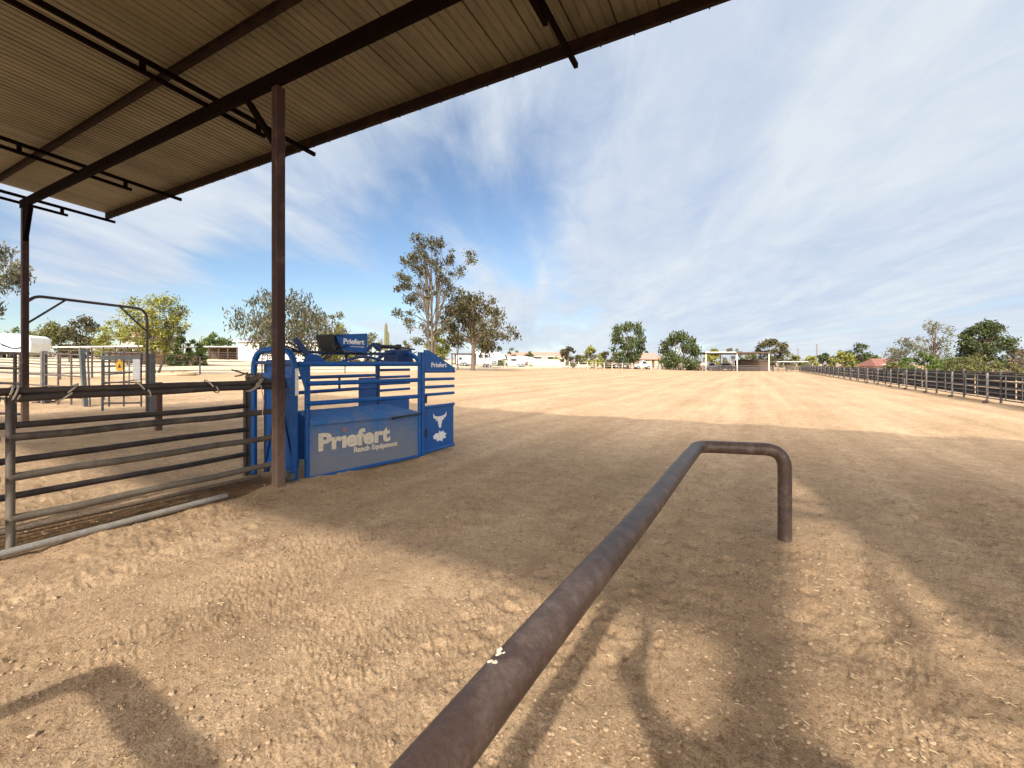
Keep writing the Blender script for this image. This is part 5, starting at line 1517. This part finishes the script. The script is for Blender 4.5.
comb = nt.nodes.new('ShaderNodeCombineXYZ'); nt.links.new(cxn, comb.inputs[0]); nt.links.new(cyn, comb.inputs[1])
# streak direction: clouds drift in bands towards a point low behind the tall eucalyptus
STREAK = math.radians(90) + YAW - math.radians(6)
def cloud_noise(scale, along, seed, detail=7, rough=.6, dist=.6, lac=2.0):
    mp = nt.nodes.new('ShaderNodeMapping'); mp.vector_type = 'TEXTURE'
    mp.inputs['Location'].default_value = (seed, seed * .37, 0)
    mp.inputs['Rotation'].default_value = (0, 0, STREAK)
    mp.inputs['Scale'].default_value = (along, 1, 1)
    nt.links.new(comb.outputs[0], mp.inputs[0])
    n = nt.nodes.new('ShaderNodeTexNoise'); n.inputs['Scale'].default_value = scale; n.inputs['Detail'].default_value = detail
    n.inputs['Roughness'].default_value = rough; n.inputs['Distortion'].default_value = dist
    nt.links.new(mp.outputs[0], n.inputs['Vector'])
    return n.outputs['Fac']
big = cloud_noise(0.60, 2.8, 3.1, 6, .50, .5)
mid = cloud_noise(1.6, 3.4, 7.7, 7, .52, .8)
fin = cloud_noise(5.0, 1.8, 1.3, 7, .65, .6)
# more cloud to the right and overhead, clearer towards the left
rdot = nt.nodes.new('ShaderNodeVectorMath'); rdot.operation = 'DOT_PRODUCT'
nt.links.new(tc.outputs['Generated'], rdot.inputs[0]); rdot.inputs[1].default_value = tuple(R)
side = rdot.outputs['Value']
cov = math_('MULTIPLY_ADD', side, 0.22, 0.0)
low = math_('POWER', math_('SUBTRACT', 1.0, zc), 7.0)
cov = math_('MULTIPLY_ADD', low, -0.22, cov)
for (u_, v_, pw_, am_) in ((430, 215, 32, -.17), (540, 262, 120, -.10), (495, 315, 300, .22), (330, 165, 200, .12), (250, 260, 120, -.10), (640, 285, 90, .24), (800, 215, 120, .16), (150, 235, 260, .30), (60, 260, 200, .22), (860, 70, 16, .14), (900, 290, 60, -.05), (640, 60, 120, -.10)):
    dv_ = (F + R * ((u_ - 512) / FPX) + Vector((0, 0, (HV - v_) / FPX))).normalized()
    dn_ = nt.nodes.new('ShaderNodeVectorMath'); dn_.operation = 'DOT_PRODUCT'
    nt.links.new(tc.outputs['Generated'], dn_.inputs[0]); dn_.inputs[1].default_value = tuple(dv_)
    cov = math_('MULTIPLY_ADD', math_('POWER', math_('MAXIMUM', dn_.outputs['Value'], 0.0), float(pw_)), am_, cov)
d1 = math_('MULTIPLY_ADD', big, 0.95, cov)
d1 = math_('MULTIPLY_ADD', mid, 0.55, d1)
d1 = math_('MULTIPLY_ADD', fin, 0.15, d1)
dens = nt.nodes.new('ShaderNodeMapRange'); dens.interpolation_type = 'SMOOTHSTEP'
dens.inputs[1].default_value = 0.48; dens.inputs[2].default_value = 0.80; dens.inputs[3].default_value = 0.02; dens.inputs[4].default_value = 0.95
nt.links.new(d1, dens.inputs[0])
# cloud tone: bright white to lavender grey
tone = nt.nodes.new('ShaderNodeValToRGB')
tone.color_ramp.elements[0].position = .32; tone.color_ramp.elements[0].color = (0.58, 0.69, 0.90, 1)
tone.color_ramp.elements[1].position = .64; tone.color_ramp.elements[1].color = (0.86, 0.93, 1.0, 1)
tmix = math_('MULTIPLY_ADD', fin, .35, math_('MULTIPLY', mid, .68))
nt.links.new(tmix, tone.inputs[0])
sc_ = nt.nodes.new('ShaderNodeMix'); sc_.data_type = 'RGBA'; sc_.blend_type = 'MULTIPLY'; sc_.inputs[0].default_value = 1.0
nt.links.new(tone.outputs[0], sc_.inputs[6]); k = 1.0 / STR; 
# thin cloud glow round the unseen sun, boosted as fill under the roof
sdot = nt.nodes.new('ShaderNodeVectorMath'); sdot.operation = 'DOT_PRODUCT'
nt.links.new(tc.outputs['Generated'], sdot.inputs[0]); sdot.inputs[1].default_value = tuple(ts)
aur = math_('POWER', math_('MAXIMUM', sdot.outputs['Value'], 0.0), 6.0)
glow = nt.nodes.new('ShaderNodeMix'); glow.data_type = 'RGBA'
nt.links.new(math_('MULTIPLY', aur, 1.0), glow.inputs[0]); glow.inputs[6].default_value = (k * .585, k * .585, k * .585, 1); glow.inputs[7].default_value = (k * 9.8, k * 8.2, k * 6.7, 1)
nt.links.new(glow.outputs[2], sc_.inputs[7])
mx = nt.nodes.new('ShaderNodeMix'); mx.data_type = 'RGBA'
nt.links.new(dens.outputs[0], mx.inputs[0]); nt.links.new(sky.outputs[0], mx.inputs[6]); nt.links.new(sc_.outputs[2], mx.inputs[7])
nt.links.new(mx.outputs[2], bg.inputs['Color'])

# ------------------------------------------------------------------ camera
cam = bpy.data.cameras.new('camera'); co_ = bpy.data.objects.new('camera', cam); COL.objects.link(co_)
co_.location = (0, 0, EYE); co_.rotation_euler = (math.pi / 2, 0, YAW)
cam.sensor_width = 36; cam.sensor_fit = 'HORIZONTAL'; cam.lens = FPX / 1024 * 36
cam.shift_y = -(384 - HV) / 1024
cam.clip_start = 0.02; cam.clip_end = 12000
scn.camera = co_
scn.view_settings.view_transform = 'Standard'; scn.view_settings.look = 'None'
scn.view_settings.exposure = 0.64; scn.view_settings.gamma = 1.0
scn.view_settings.use_curve_mapping = False
